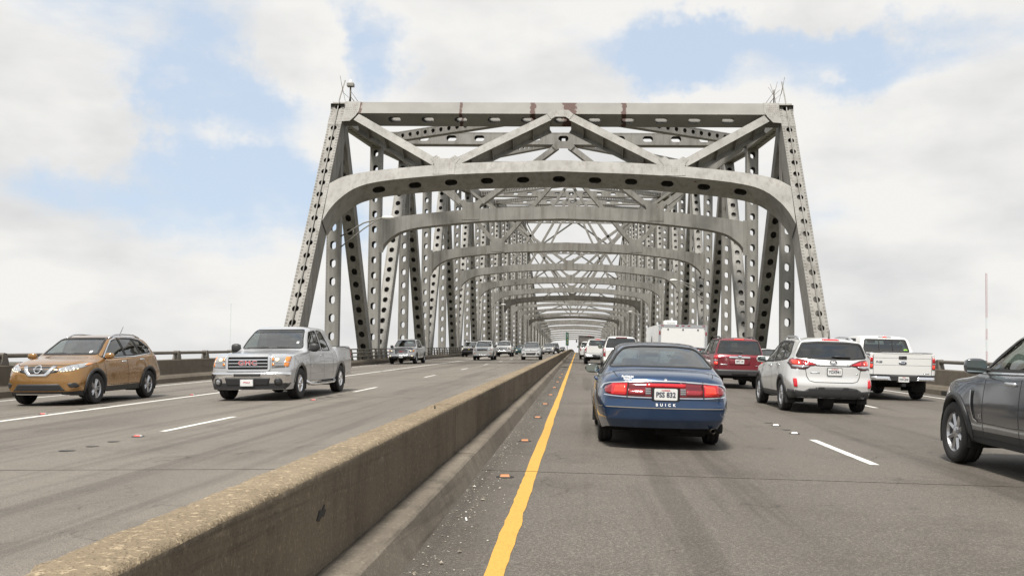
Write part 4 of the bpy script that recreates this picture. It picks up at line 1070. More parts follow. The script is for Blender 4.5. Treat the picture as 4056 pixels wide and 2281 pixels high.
        # underbody
        mb = MB(); zb = float(s.prof('zb', 0)); Wm = max(b for a, b in s.sp['wm'])
        mb.box((0, 0, zb+.10), (Wm-.30, (s.yF-s.yR)/2-.45, .08)); mb.box((0, 0, zb+.08), (Wm-.07, wb/2-Rr-.12, .06))
        mb.box((0, wb/2, Rr), (tr/2, .06, .05)); mb.box((0, -wb/2, Rr), (tr/2, .06, .06)); mb.box((.15, -wb/2+.8, zb+.02), (.06, 1.2, .05)); mb.rbox((.25, -wb/2-.45, zb+.02), (.35, .22, .09), .04)
        mb.out('underbody', 'dark_under', s.root)
    def mirrors(s, y, z, reach, w=.22, h=.15, mat='black_plastic', dep=.16, stalk='black_plastic', yaw=0.):
        for sx in (-1, 1):
            ax = 'left' if sx < 0 else 'right'; b = s.cast(y, z, ax, 0); cx = b[0]+sx*(reach+w/2-.04); mb = MB()
            # shell: rounded housing fuller at the front
            V = []; nu, nv = 10, 14
            for i in range(nu+1):
                a = -1+2*i/nu; rr = math.sqrt(max(0, 1-abs(a)**3.2))
                for j in range(nv):
                    th = 2*math.pi*j/nv; cz, cy = math.cos(th), math.sin(th); e = .62
                    V.append((cx+a*w/2, y+math.copysign(abs(cy)**e, cy)*rr*dep/2*(1 if cy > 0 else .35), z+.05+math.copysign(abs(cz)**e, cz)*rr*h/2))
            F = [(i*nv+j, (i+1)*nv+j, (i+1)*nv+(j+1) % nv, i*nv+(j+1) % nv) for i in range(nu) for j in range(nv)]
            mb.add(V, F); o = mb.out('mirror', mat, s.root, True)
            mb = MB(); mb.add([(cx-w*.40, y-dep*.19, z+.05-h*.36), (cx+w*.40, y-dep*.19, z+.05-h*.36), (cx+w*.42, y-dep*.19, z+.05+h*.36), (cx-w*.42, y-dep*.19, z+.05+h*.36)], [(0, 1, 2, 3)]); mb.out('mirror_glass', 'mirror_glass', o)
            mb = MB(); mb.tube([(b[0]-sx*.02, y, z), (cx-sx*w*.25, y, z+.02)], .035, 6); mb.out('mirror_arm', stalk, o)
    def handles(s, pts, mat, w=.2):
        for (y, z) in pts:
            for ax in ('left', 'right'): s.patch('door_handle', rounded([(y-w/2, z-.018), (y+w/2, z-.018), (y+w/2, z+.018), (y-w/2, z+.018)], .018), ax, .03, mat, res=.05, skirt=.02)
    def interior(s, seats, zseat=.62, dash=(.75, 1.0), col='interior', zf=None, w=.6, hb=.32, wheel_x=-.37):
        mb = MB(); z = (zf or float(s.prof('zs', 0))-.28); yb = min(p[1] for p in seats)-.45
        mb.box((0, (dash[0]+yb)/2, z), (w+.12, (dash[0]-yb)/2, .02)); mb.out('cabin_dark_sheet', 'interior', s.root)  # dark sheet added below the windows to keep the cabin looking dark
        mb = MB(); mb.rbox((0, dash[0]+.05, dash[1]-.14), (w+.08, .24, .14), .06); mb.out('dashboard', col, s.root)
        for (x, y, hw) in seats:
            mb = MB(); mb.rbox((x, y, zseat), (hw, .24, .09), .05)
            M_ = Matrix.Translation((x, y-.26, zseat+.06+hb)) @ Matrix.Rotation(R_(12), 4, 'X')
            b2 = MB(); b2.rbox((0, 0, 0), (hw, .07, hb), .05); mb.add([tuple(M_ @ Vector(v)) for v in b2.V], b2.F)
            for hx in ((0,) if hw < .3 else (-hw*.6, hw*.6)):
                b2 = MB(); b2.rbox((hx, -.02, hb+.13), (.12, .05, .085), .035); mb.add([tuple(M_ @ Vector(v)) for v in b2.V], b2.F)
            mb.out('seat', col, s.root, True)
        if wheel_x is not None:
            mb = MB(); M_ = Matrix.Translation((wheel_x, dash[0]-.30, dash[1]-.02)) @ Matrix.Rotation(R_(25), 4, 'X')
            mb.tube([tuple(M_ @ Vector((.185*math.cos(a), 0, .185*math.sin(a)))) for a in np.linspace(0, 2*math.pi, 25)], .015, 6, False); mb.tube([tuple(M_ @ Vector((-.18, 0, 0))), tuple(M_ @ Vector((.18, 0, 0)))], .02, 6); mb.out('steering_wheel', 'black_plastic', s.root, True)
    def antenna(s, x, y, L=.3, tilt=-.5, r=.006):
        p = s.cast(x, y, 'top', -.01); mb = MB(); mb.tube([tuple(p), tuple(p+np.array((0, tilt*L, L)))], [r*2, r], 6); mb.lathe([(0, .03), (.03, .02), (.035, 0)], 10, 2, tuple(p)); mb.out('antenna', 'black_plastic', s.root)
    def roof_rails(s, x, y0, y1, mat, h=.05, r=.018):
        for sx in (-1, 1):
            ys = np.linspace(y0, y1, 12); mb = MB(); pts = []
            for i, y in enumerate(ys):
                p = s.cast(sx*x, y, 'top', 0); e = min(i, 11-i)/2.; pts.append((p[0], y, p[2]+h*min(1, e)-.005))
            mb.tube(pts, [r*1.3]+[r]*10+[r*1.3], 8); mb.out('roof_rail', mat, s.root, True)
    def finish(s, clad=None, parts=()):
        V = s.V.copy(); F = np.array([f if len(f) == 4 else (f[0], f[1], f[2], f[2]) for f in s.F]); c = V[F].mean(1)
        nrm = np.cross(V[F[:, 1]]-V[F[:, 0]], V[F[:, 2]]-V[F[:, 0]]); nrm /= np.linalg.norm(nrm, axis=1)[:, None]+1e-9
        kill = np.zeros(len(F), bool)
        for poly, axis, cond in s.cuts:
            d = -np.array(AXD[axis], float); a, b = {'front': (0, 2), 'rear': (0, 2), 'left': (1, 2), 'right': (1, 2), 'top': (0, 1)}[axis]
            k = inpoly(poly, c[:, a], c[:, b]) & (nrm @ d > .08)
            if axis in ('left', 'right'): k &= (c[:, 0]*(1 if axis == 'right' else -1) > .25)
            if cond is not None: k &= cond(c)
            k &= ~kill; kill |= k
            if not k.any(): continue
            inn = np.zeros(len(V), bool); inn[F[k].ravel()] = True; outv = np.zeros(len(V), bool); outv[F[~kill].ravel()] = True
            D = np.array(densify(poly, .012))
            for i in np.nonzero(inn & outv)[0]:
                p = V[i][[a, b]]; q = D[np.argmin(((D-p)**2).sum(1))]
                if np.hypot(*(q-p)) < .10: V[i] = s.cast(q[0], q[1], axis, 0)
        keep = ~kill
        groups = {'body': keep.copy()}
        if clad:                                              # (row limit, name, material)
            lim, nm, mt = clad; g = keep & (s.T < lim); groups['body'] = keep & ~g; s._part(nm, V, F[g], mt)
        s._part('body', V, F[groups['body']], s.paint)
        return s.root
    def _part(s, name, V, F, mat):
        used = np.unique(F); m = np.full(len(V), -1); m[used] = np.arange(len(used)); fs = []
        for f in F:
            q = m[f]; fs.append(tuple(q[:3]) if q[2] == q[3] else tuple(q))
        obj(name, V[used], fs, mat, s.root, smooth=True)
s = NB('mirror_glass'); n_ = s.noise(3, 2, vec=s.obj()); s.set(s.mix(n_, (.42, .50, .48), (.5, .56, .54)), .03, 1.)
def mirror_pts(P): return P + [(-u, v) for u, v in P[::-1]]
def bar(u0, u1, v0, v1): return [(u0, v0), (u1, v0), (u1, v1), (u0, v1)]

# ---- tan crossover, oncoming at far left
ROGUE = dict(
    zt=[(2.28, .76), (2.25, .84), (2.14, .92), (1.75, 1.03), (1.15, 1.115), (.98, 1.15), (.55, 1.385), (.18, 1.575), (-.12, 1.62), (-.6, 1.65), (-1.2, 1.64), (-1.72, 1.585), (-1.86, 1.53), (-2.16, 1.20), (-2.28, 1.07), (-2.33, .98), (-2.35, .92)],
    zs=[(2.28, .66), (2.1, .82), (1.7, .92), (1.0, .985), (0, 1.03), (-1.2, 1.09), (-1.9, 1.10), (-2.2, .98), (-2.35, .80)],
    zb=[(2.28, .25), (1.9, .22), (.9, .27), (-.9, .27), (-1.9, .28), (-2.35, .36)],
    wb=[(2.28, .62), (2.0, .80), (1.35, .85), (-1.35, .85), (-2.1, .80), (-2.35, .70)],
    wm=[(2.28, .74), (2.2, .82), (1.9, .885), (1.35, .925), (.6, .905), (-.6, .905), (-1.35, .925), (-2.0, .89), (-2.28, .84), (-2.35, .78)],
    ws=[(2.28, .68), (2.1, .80), (1.5, .865), (0, .87), (-1.4, .875), (-2.05, .80), (-2.35, .70)],
    wt=[(2.28, .52), (1.9, .66), (1.15, .71), (.98, .715), (.18, .60), (-.6, .585), (-1.7, .56), (-1.9, .575), (-2.2, .66), (-2.35, .62)],
    cr=[(2.28, .03), (1.2, .055), (.95, .05), (.2, .055), (-1.7, .06), (-2.2, .05), (-2.35, .04)],
    bowF=(.26, 2.4), bowR=(.16, 2.6), profF=[(.2, -.06), (.34, .0), (.55, .005), (.72, -.01), (.95, -.04)], bulge=.5)
c = Car('crossover_car', 'golden tan crossover car driving towards the camera at the far left', 'car', -11.75, 22.52, ROGUE, 'paint_tan', True, ds=.04, M=50)
c.wheels(2.706, 1.585, .365, .225, .235, 5, 'alloy', True, arch=.06, lip='black_plastic', lipw=.055)
c.window('windshield', [(-.665, 1.165), (.665, 1.165), (.54, 1.555), (-.54, 1.555)], 'front', 'glass_clear', cond=lambda q: q[:, 1] > 0)
c.windows([[(.88, 1.10), (.24, 1.475), (-.16, 1.545), (-.20, 1.115)], [(-.27, 1.118), (-.23, 1.55), (-.92, 1.54), (-1.0, 1.155)], [(-1.07, 1.16), (-.99, 1.535), (-1.32, 1.49), (-1.66, 1.30), (-1.60, 1.205)]], ['glass_side', 'glass_privacy', 'glass_privacy'], frame='rubber', fi=.012, fo=.045)
for ax in ('left', 'right'): c.ring('chrome_trim', rounded([(.86, 1.08), (.18, 1.50), (-.16, 1.578), (-.92, 1.575), (-1.36, 1.528), (-1.74, 1.30), (-1.64, 1.165), (-.6, 1.09)], .05), ax, .010, .010, .012, 'silver_trim')
c.window('rear_window', [(-.55, 1.18), (.55, 1.18), (.46, 1.50), (-.46, 1.50)], 'rear', 'glass_privacy', cond=lambda q: q[:, 1] < -1.3)
c.interior([(-.37, .0, .25), (.37, .0, .25), (0, -.95, .62)], .62, (.85, 1.09), 'interior_tan')
HL = [(.44, .785), (.52, .765), (.70, .79), (.85, .885), (.87, .955), (.80, .965), (.60, .915), (.44, .85)]
for o in c.sym('headlight', HL, 'front', .006, 'lens_white', res=.03):
    sx = 1 if np.mean([v.co.x for v in o.data.vertices]) > 0 else -1
    for (u, v, rr) in ((.60, .845, .045), (.71, .87, .045)): c.patch('lamp_reflector', [(sx*(u+rr*math.cos(a)), v+rr*math.sin(a)) for a in np.linspace(0, 2*math.pi, 14)[:-1]], 'front', .012, 'chrome', parent=o, res=.03)
    c.patch('turn_signal', [(sx*q, w) for q, w in ((.82, .905), (.86, .925), (.87, .955), (.82, .96))], 'front', .012, 'lens_amber', parent=o, res=.03)
    for k in range(6): t = k/5; c.patch('daytime_lamp', [(sx*(.50+.26*t+dx), .772+.055*t*t+dv) for dx, dv in ((-.014, 0), (.014, 0), (.014, .018), (-.014, .018))], 'front', .012, 'lens_lit', parent=o, res=.03)
c.patch('grille', [(-.45, .80), (-.42, .76), (-.25, .735), (.25, .735), (.42, .76), (.45, .80), (.44, .855), (.2, .90), (-.2, .90), (-.44, .855)], 'front', .004, 'black_plastic', res=.05)
c.patch('grille_frame', [(-.37, .895), (-.27, .725), (-.20, .675), (.20, .675), (.27, .725), (.37, .895), (.285, .90), (.205, .76), (.16, .725), (-.16, .725), (-.205, .76), (-.285, .90)], 'front', .022, 'chrome', res=.03)
em = c.ring('emblem', [(.085*math.cos(a), .822+.085*math.sin(a)) for a in np.linspace(0, 2*math.pi, 25)[:-1]], 'front', .02, 0, .03, 'chrome', res=.03)
c.patch('emblem_bar', bar(-.10, .10, .805, .84), 'front', .034, 'chrome', parent=em, res=.03); c.lettering('NISSAN', 0, .8215, 'front', .032, .037, 'plate_ink', .001, parent=em)
c.patch('lower_grille', [(-.60, .345), (.60, .345), (.47, .50), (-.47, .50)], 'front', .004, 'black_plastic', res=.05)
for v in (.40, .445): c.strip('grille_slat', [(-.52, v), (.52, v)], 'front', .012, .014, 'dark_under')
c.sym('fog_lamp_bezel', rounded([(.63, .505), (.78, .53), (.83, .45), (.79, .41), (.68, .42)], .02), 'front', .006, 'black_plastic', res=.03)
c.strip('bumper_trim', [(-.52, .275), (.52, .275)], 'front', .022, .022, 'chrome')
c.strip('hood_seam', [(-.82, .96), (-.55, .915), (0, .93), (.55, .915), (.82, .96)], 'front', .012, .003, 'rubber')
for y, a, b in ((.93, .50, 1.06), (-.22, .34, 1.08), (-1.12, .75, 1.10)):
    for ax in ('left', 'right'): c.strip('door_seam', [(y, a), (y-.01, (a+b)/2), (y+.02, b)], ax, .009, .002, 'rubber')
for ax in ('left', 'right'): c.strip('sill_seam', [(.85, .43), (-.85, .43)], ax, .010, .002, 'rubber'); c.patch('tail_light', [(-1.93, 1.06), (-2.10, .92), (-2.18, .95), (-2.08, 1.14)], ax, .008, 'lens_red', res=.04)
c.handles(((-.02, .98), (-.98, 1.02)), 'chrome', .19); c.mirrors(.82, 1.07, .05, .23, .155, 'paint_tan', .17); c.roof_rails(.53, .05, -1.55, 'silver_trim', .05, .02); c.antenna(0, -1.55, .28, -.9)
c.strip('wiper', [(-.62, 1.175), (-.1, 1.19)], 'front', .016, .012, 'black_plastic'); c.strip('wiper', [(.62, 1.175), (.1, 1.19)], 'front', .016, .012, 'black_plastic')
c.patch('inspection_sticker', bar(-.50, -.44, 1.20, 1.25), 'front', .003, 'sign_white', res=.03)
c.finish(clad=(.075, 'cladding', 'black_plastic'))

# ---- silver extended-cab pickup, oncoming
def pickup_spec(L=5.85, W=2.03, H=1.87, wb=3.645, fo=.99, hood=1.20, cab=(1.18, .40, -1.05, -1.42), bed=1.32, belt=1.17, nose=1.13, zb=.42):
    yF = wb/2+fo; yR = yF-L; h = W/2; c0, c1, c2, c3 = cab
    return dict(
        zt=[(yF, nose-.13), (yF-.03, nose-.04), (yF-.12, nose), (yF-.9, hood-.01), (c0+.1, hood+.035), (c0, hood+.06), ((c0+c1)/2, (hood+H)/2+.05), (c1, H-.06), (c1-.25, H-.01), ((c1+c2)/2, H), (c2, H-.03), (c2-.10, H-.08), (c3+.03, bed+.06), (c3, bed+.012), (c3-.08, bed), (yR+.1, bed), (yR, bed-.02)],
        zs=[(yF, nose-.24), (yF-.2, nose-.09), (c0, hood-.03), (0, belt-.02), (c3, belt), (c3-.15, bed-.07), (yR+.1, bed-.07), (yR, bed-.09)],
        zb=[(yF, zb), (wb/2, zb), (0, zb), (-wb/2, zb+.04), (yR, zb+.10)],
        wb=[(yF, h-.12), (yF-.3, h-.06), (0, h-.05), (yR, h-.07)],
        wm=[(yF, h-.10), (yF-.06, h-.05), (yF-.5, h-.005), (wb/2, h), (0, h-.035), (-wb/2, h-.0), (yR+.2, h-.03), (yR, h-.045)],
        ws=[(yF, h-.14), (yF-.5, h-.06), (c0, h-.065), (0, h-.075), (c3, h-.075), (c3-.1, h-.05), (yR, h-.07)],
        wt=[(yF, h-.30), (yF-.6, h-.2), (c0+.1, h-.19), (c0-.02, h-.20), (c1, h-.315), (c2, h-.315), (c3+.02, h-.22), (c3-.1, h-.08), (yR, h-.10)],
        cr=[(yF, .03), (c0+.1, .045), (c0, .05), (c1, .065), (c2, .06), (c3, .03), (c3-.1, .012), (yR, .012)],
        bowF=(.17, 3.0), bowR=(.02, 4.), lenF=.7, lenR=.3, profF=[(.3, -.06), (.62, 0), (1.2, -.03)], bulge=.62)
def pickup_bed(c, c3, bed, W):
    h = W/2-.10; y0, y1 = c3-.12, c.yR+.09
    c.cut([(-h, y1), (h, y1), (h, y0), (-h, y0)], 'top')
    mb = MB(); z0 = bed-.50
    V = [(sx*(h+.01), y, z) for z in (z0, bed-.005) for sx in (-1, 1) for y in (y1-.01, y0+.01)]
    mb.add(V, [(0, 1, 3, 2), (0, 4, 5, 1), (2, 3, 7, 6), (0, 2, 6, 4), (1, 5, 7, 3)]); mb.out('bed_liner', 'black_plastic', c.root)
    c.ring('bed_rail', [(-h, y1), (h, y1), (h, y0), (-h, y0)], 'top', .012, .035, .012, 'black_plastic')
SP = pickup_spec(zb=.40); SP['zb'] = [(2.81, .27), (2.3, .28), (1.9, .40), (-1.8, .42), (-3.1, .50)]
c = Car('pickup_truck', 'silver extended-cab pickup truck with chrome bumper driving towards the camera', 'pickup truck', -7.62, 24.66, SP, 'paint_silver', True, yaw=R_(1.6), ds=.05, M=48)
c.wheels(3.645, 1.735, .392, .265, .225, 6, 'chrome', False, arch=.085, lip='paint_silver', lipw=.05)
c.window('windshield', [(-.80, 1.275), (.80, 1.275), (.645, 1.765), (-.645, 1.765)], 'front', 'glass_clear', cond=lambda q: q[:, 1] > -.1, r=.07, fi=.008, fo=.016)
c.windows([[(.98, 1.24), (.86, 1.33), (.40, 1.70), (-.10, 1.745), (-.16, 1.21)], [(-.27, 1.21), (-.22, 1.745), (-.62, 1.73), (-.98, 1.24), (-.96, 1.21)]], ['glass_side', 'glass_privacy'], r=.06, fi=.01, fo=.014)
c.window('rear_window', [(-.66, 1.40), (.66, 1.40), (.60, 1.72), (-.60, 1.72)], 'rear', 'glass_privacy', cond=lambda q: (q[:, 1] < -.8) & (q[:, 1] > -1.6), r=.08)
c.interior([(-.42, -.15, .27), (.42, -.15, .27), (0, -.85, .62)], .80, (.85, 1.27), 'interior', w=.66)
c.patch('windshield_banner', [(-.775, 1.70), (.775, 1.70), (.645, 1.765), (-.645, 1.765)], 'front', .002, 'glass_privacy', res=.08, skirt=0)
c.patch('grille', rounded([(-.50, .755), (.50, .755), (.50, 1.07), (-.50, 1.07)], .03), 'front', .004, 'dark_under', res=.06)
for v in (.835, .915, .995): c.strip('grille_slat', [(-.48, v), (.48, v)], 'front', .022, .022, 'silver_trim')
c.ring('grille_surround', rounded([(-.50, .755), (.50, .755), (.50, 1.07), (-.50, 1.07)], .03), 'front', .010, .038, .03, 'chrome')
c.patch('hood_trim', [(-.55, 1.06), (.55, 1.06), (.53, 1.12), (-.53, 1.12)], 'front', .02, 'chrome', res=.06)
for th, mt, of in ((.007, 'chrome', .034), (.0, 'plate_red', .04)): c.lettering('GMC', 0, .918, 'front', .15, of, mt, th, 1.10, sx=1.35)
for sx in (-1, 1):
    q = lambda P: [(sx*u, v) for u, v in (P if sx > 0 else P[::-1])]
    o = c.patch('headlight', q([(.575, .80), (.93, .815), (.945, 1.075), (.575, 1.075)]), 'front', .008, 'lens_white', res=.05)
    c.patch('headlamp_bulb', q([(.70+.05*math.cos(a), 1.0+.042*math.sin(a)) for a in np.linspace(0, 2*math.pi, 12)[:-1]]), 'front', .016, 'lens_lit', parent=o, res=.04)
    c.patch('turn_signal', q([(.86, .825), (.935, .825), (.945, 1.065), (.86, 1.065)]), 'front', .014, 'lens_amber', parent=o, res=.05)
    c.patch('marker_lamp', q(bar(.585, .64, .85, .915)), 'front', .014, 'lens_amber', parent=o, res=.05); c.patch('marker_lamp', q(bar(.585, .63, .97, 1.04)), 'front', .014, 'lens_amber', parent=o, res=.05)
    c.strip('lamp_divider', q([(.58, .935), (.935, .935)]), 'front', .012, .018, 'chrome', parent=o)
bp = c.patch('front_bumper', [(-.96, .40), (.96, .40), (.985, .69), (-.985, .69)], 'front', .07, 'chrome', res=.07, along=True, skirt=.06)
c.patch('bumper_valance', [(-.90, .265), (.90, .265), (.97, .43), (.60, .44), (-.60, .44), (-.97, .43)], 'front', .078, 'black_plastic', res=.06, along=True, skirt=.1)
c.patch('bumper_step', rounded([(-.33, .60), (.33, .60), (.33, .665), (-.33, .665)], .02), 'front', .076, 'black_plastic', parent=bp, res=.06, along=True); c.strip('bumper_step_trim', [(-.35, .592), (.35, .592)], 'front', .02, .082, 'chrome', parent=bp)
c.patch('air_intake', rounded([(-.52, .375), (.52, .375), (.56, .565), (-.56, .565)], .03), 'front', .082, 'black_plastic', parent=bp, res=.06, along=True)
for sx in (-1, 1):
    c.patch('fog_lamp_bezel', [(sx*.745+.098*math.cos(a), .465+.095*math.sin(a)) for a in np.linspace(0, 2*math.pi, 16)[:-1]], 'front', .084, 'black_plastic', parent=bp, res=.05, along=True)
    c.patch('fog_lamp', [(sx*.745+.062*math.cos(a), .455+.062*math.sin(a)) for a in np.linspace(0, 2*math.pi, 14)[:-1]], 'front', .092, 'lens_white' if sx > 0 else 'lens_dark', parent=bp, res=.05, along=True) if sx > 0 else c.patch('fog_lamp', [(sx*.745+.05*math.cos(a), .455+.05*math.sin(a)) for a in np.linspace(0, 2*math.pi, 14)[:-1]], 'front', .09, 'glass_lens', parent=bp, res=.05, along=True)
c.plate(0, .445, 'front', None, None, 'silver_trim', off=.11, logo=True)
pickup_bed(c, -1.42, 1.32, 2.03)
for y, a, b in ((1.03, .48, 1.20), (-.22, .46, 1.20), (-1.05, .46, 1.20), (-1.40, .46, 1.30)):
    for ax in ('left', 'right'): c.strip('door_seam', [(y, a), (y+.015, (a+b)/2), (y, b)], ax, .010, .002, 'rubber')
for ax in ('left', 'right'): c.strip('body_molding', [(.95, .62), (-.98, .62)], ax, .012, .006, 'silver_trim'); c.patch('badge', bar(.72, .95, .80, .822), ax, .006, 'chrome', res=.05)
for sx in (-1, 1):
    mb = MB(); pts = [(sx*.90, 1.30, .46), (sx*1.0, 1.16, .36), (sx*1.03, .9, .335), (sx*1.03, -.9, .335), (sx*1.0, -1.12, .36), (sx*.9, -1.25, .46)]; mb.tube(pts, .045, 10); o = mb.out('step_bar', 'chrome', c.root, True)
    mb = MB(); mb.rbox((sx*1.03, -.1, .375), (.05, .75, .012), .008); mb.out('step_pad', 'black_plastic', o)
c.handles(((-.02, 1.07),), 'chrome', .2); c.mirrors(.88, 1.24, .05, .26, .23, 'black_plastic', .2); c.antenna(-.05, -.05, .10, -.3, .012)
for a, b in (((-.62, 1.285), (-.12, 1.315)), ((.66, 1.285), (.12, 1.315))): c.strip('wiper', [a, b], 'front', .02, .012, 'black_plastic')
for ax in ('left', 'right'): c.patch('tail_light', bar(c.yR+.03, c.yR+.11, .98, 1.24), ax, .008, 'lens_red', res=.05)
c.patch('rear_bumper', bar(-.96, .96, .52, .70), 'rear', .10, 'black_plastic', res=.1, along=True, skirt=.1)
c.patch('inspection_sticker', bar(-.66, -.60, 1.40, 1.45), 'front', .003, 'sign_white', res=.03)
c.finish()

# ---- dark blue sedan straight ahead
SEDAN = dict(
    zt=[(2.43, .62), (2.40, .70), (2.25, .775), (1.6, .90), (1.1, .965), (.98, .995), (.55, 1.21), (.15, 1.375), (-.2, 1.425), (-.7, 1.44), (-1.12, 1.405), (-1.28, 1.365), (-1.5, 1.255), (-1.78, 1.095), (-1.9, 1.06), (-2.2, 1.04), (-2.40, 1.005), (-2.47, .975), (-2.50, .93), (-2.51, .90)],
    zs=[(2.43, .55), (2.2, .70), (1.6, .82), (1.0, .87), (0, .895), (-1.3, .925), (-1.9, .92), (-2.3, .90), (-2.45, .86), (-2.51, .80)],
    zb=[(2.43, .22), (1.9, .20), (.9, .22), (-.9, .22), (-1.9, .24), (-2.51, .29)],
    wb=[(2.43, .62), (2.1, .78), (1.35, .84), (-1.35, .84), (-2.2, .78), (-2.51, .72)],
    wm=[(2.43, .70), (2.3, .80), (1.9, .88), (1.35, .915), (0, .923), (-1.35, .92), (-2.0, .895), (-2.4, .85), (-2.51, .80)],
    ws=[(2.43, .64), (2.2, .76), (1.5, .84), (0, .865), (-1.4, .86), (-2.1, .825), (-2.4, .79), (-2.51, .74)],
    wt=[(2.43, .45), (1.9, .62), (1.1, .70), (.98, .71), (.15, .585), (-.6, .57), (-1.2, .575), (-1.75, .69), (-1.95, .70), (-2.3, .68), (-2.51, .64)],
    cr=[(2.43, .03), (1.1, .05), (.95, .045), (.2, .055), (-.7, .06), (-1.3, .06), (-1.8, .045), (-2.3, .05), (-2.51, .05)],
    bowF=(.30, 2.4), bowR=(.24, 2.6), profR=[(.2, -.16), (.30, -.06), (.40, .02), (.56, .04), (.60, .025), (.75, -.005), (.95, -.05), (1.1, -.12)], profF=[(.2, -.08), (.4, 0), (.7, -.03)], bulge=.58)
c = Car('sedan_car', 'dark blue sedan with full-width red tail lights straight ahead in the left lane', 'car', 1.10, 14.42, SEDAN, 'paint_blue', ds=.036, M=54, sc=.955)
c.wheels(2.77, 1.51, .325, .20, .20, 7, 'alloy', False, arch=.055, lip='paint_blue', lipw=.03)
c.window('windshield', [(-.66, 1.02), (.66, 1.02), (.53, 1.34), (-.53, 1.34)], 'front', 'glass_clear', cond=lambda q: q[:, 1] > 0)
RWIN = [(-.735, 1.075), (-.60, 1.27), (-.505, 1.352), (-.25, 1.378), (.25, 1.378), (.505, 1.352), (.60, 1.27), (.735, 1.075), (.4, 1.093), (-.4, 1.093)]
c.window('rear_window', RWIN, 'rear', 'glass_blue', cond=lambda q: (q[:, 1] < -1.0) & (q[:, 1] > -1.95), r=.06, fi=.008, fo=.010)
c.windows([[(.82, .975), (.28, 1.245), (-.10, 1.315), (-.16, .97)], [(-.24, .97), (-.19, 1.315), (-.85, 1.30), (-1.12, 1.16), (-1.12, .985)]], 'glass_side', r=.04, fo=.03)
c.interior([(-.37, .0, .25), (.37, .0, .25), (0, -.95, .62)], .42, (.85, .96), 'interior', zf=.62, hb=.25)
mb = MB(); mb.rbox((0, -1.56, 1.02), (.62, .22, .03), .02); mb.out('parcel_shelf', 'interior', c.root)
mb = MB(); mb.rbox((.02, .42, 1.245), (.11, .02, .035), .015); mb.out('interior_mirror', 'interior', c.root)
# light band
BT = lambda u: .895-.045*(u/.79)**2; BB = lambda u: .700+.02*(u/.79)**4
def band(u0, u1, a=0., b=1., n=8):
    us = np.linspace(u0, u1, n); lo = [(u, BB(u)+(BT(u)-BB(u))*a) for u in us]; hi = [(u, BB(u)+(BT(u)-BB(u))*b) for u in us]; return lo+hi[::-1]
for sx in (-1, 1):
    q = lambda P: [(sx*u, v) for u, v in (P if sx > 0 else P[::-1])]
    OUT = [(.525, BB(.525)), (.70, BB(.7)), (.775, .735), (.80, .775), (.785, .82), (.70, .862), (.60, .878), (.49, .888)]
    o = c.patch('tail_light', q(OUT), 'rear', .010, 'lens_red', res=.035)
    c.patch('brake_lamp', q(rounded([(.53, .745), (.68, .745), (.66, .845), (.525, .855)], .02)), 'rear', .016, 'lens_red_hot', parent=o, res=.04); c.patch('brake_glow_lens', q([(.515, .715), (.72, .72), (.70, .862), (.50, .872)]), 'rear', .013, 'lens_red_lit', parent=o, res=.04)
    o = c.patch('tail_light', q(band(.185, .50)), 'rear', .008, 'lens_dark_red', res=.04)
    c.patch('running_lamp', q(band(.27, .49, .12, .52)), 'rear', .013, 'lens_red', parent=o, res=.05)
    for k in range(3): c.patch('reverse_lamp', q(bar(.195, .265, .735+.028*k, .757+.028*k)), 'rear', .014, 'lens_white', parent=o, res=.04)
c.patch('centre_brake_light', band(-.26, .26, .66, .93), 'rear', .014, 'lens_red_lit', res=.05)
c.patch('plate_recess', rounded([(-.185, .655), (.185, .655), (.185, .835), (-.185, .835)], .02), 'rear', .010, 'dark_under', res=.05)
c.plate(0, .742, 'rear', 'PSS 832', 'Louisiana', 'black_plastic', off=.014)
TOP = [(-.79, .80)]+[(u, BT(u)+.014) for u in np.linspace(-.73, .73, 25)]+[(.79, .80)]
c.strip('light_trim', [(-.835, .79), (-.80, .845)]+[(u, BT(u)+.012) for u in np.linspace(-.73, .73, 25)]+[(.80, .845), (.835, .79)], 'rear', .014, .016, 'chrome')
for u0, u1 in ((-.80, -.185), (.185, .80)): c.strip('light_trim', [(u, BB(u)-.008) for u in np.linspace(u0, u1, 12)], 'rear', .012, .014, 'chrome')
c.strip('bumper_stripe', [(u, .560) for u in np.linspace(-.90, .90, 30)], 'rear', .010, .006, 'interior_tan')
for ax in ('left', 'right'): c.strip('bumper_stripe', [(-2.25, .56), (-1.85, .56)], ax, .010, .006, 'interior_tan'); c.strip('side_molding', [(.95, .52), (-.95, .52)], ax, .03, .008, 'paint_blue')
c.lettering('B U I C K', 0, .600, 'rear', .052, .008, 'sign_white', .0015, 1.25)
for k, (t, sz) in enumerate((('PLATINUM', .032), ('QUALITY', .026), ('AUTO', .024))): c.lettering(t, -.50, .955-.028*k, 'rear', sz, .005, 'sign_white', .001)
c.patch('trunk_lock', [(.0+.022*math.cos(a), .925+.022*math.sin(a)) for a in np.linspace(0, 2*math.pi, 14)[:-1]], 'rear', .01, 'chrome', res=.03)
c.strip('trunk_seam', [(-.50, .905), (-.56, .955), (-.60, 1.0)], 'rear', .010, .002, 'rubber'); c.strip('trunk_seam', [(.50, .905), (.56, .955), (.60, 1.0)], 'rear', .010, .002, 'rubber')
for sx in (-1, 1): c.strip('trunk_seam', [(sx*.60, -2.42), (sx*.655, -2.2), (sx*.68, -1.92)], 'top', .010, .002, 'rubber'); c.strip('light_seam', [(sx*.505, .69), (sx*.49, .90)], 'rear', .014, .018, 'rubber')
c.strip('bumper_seam', [(u, .672) for u in np.linspace(-.86, .86, 24)], 'rear', .008, .002, 'rubber')
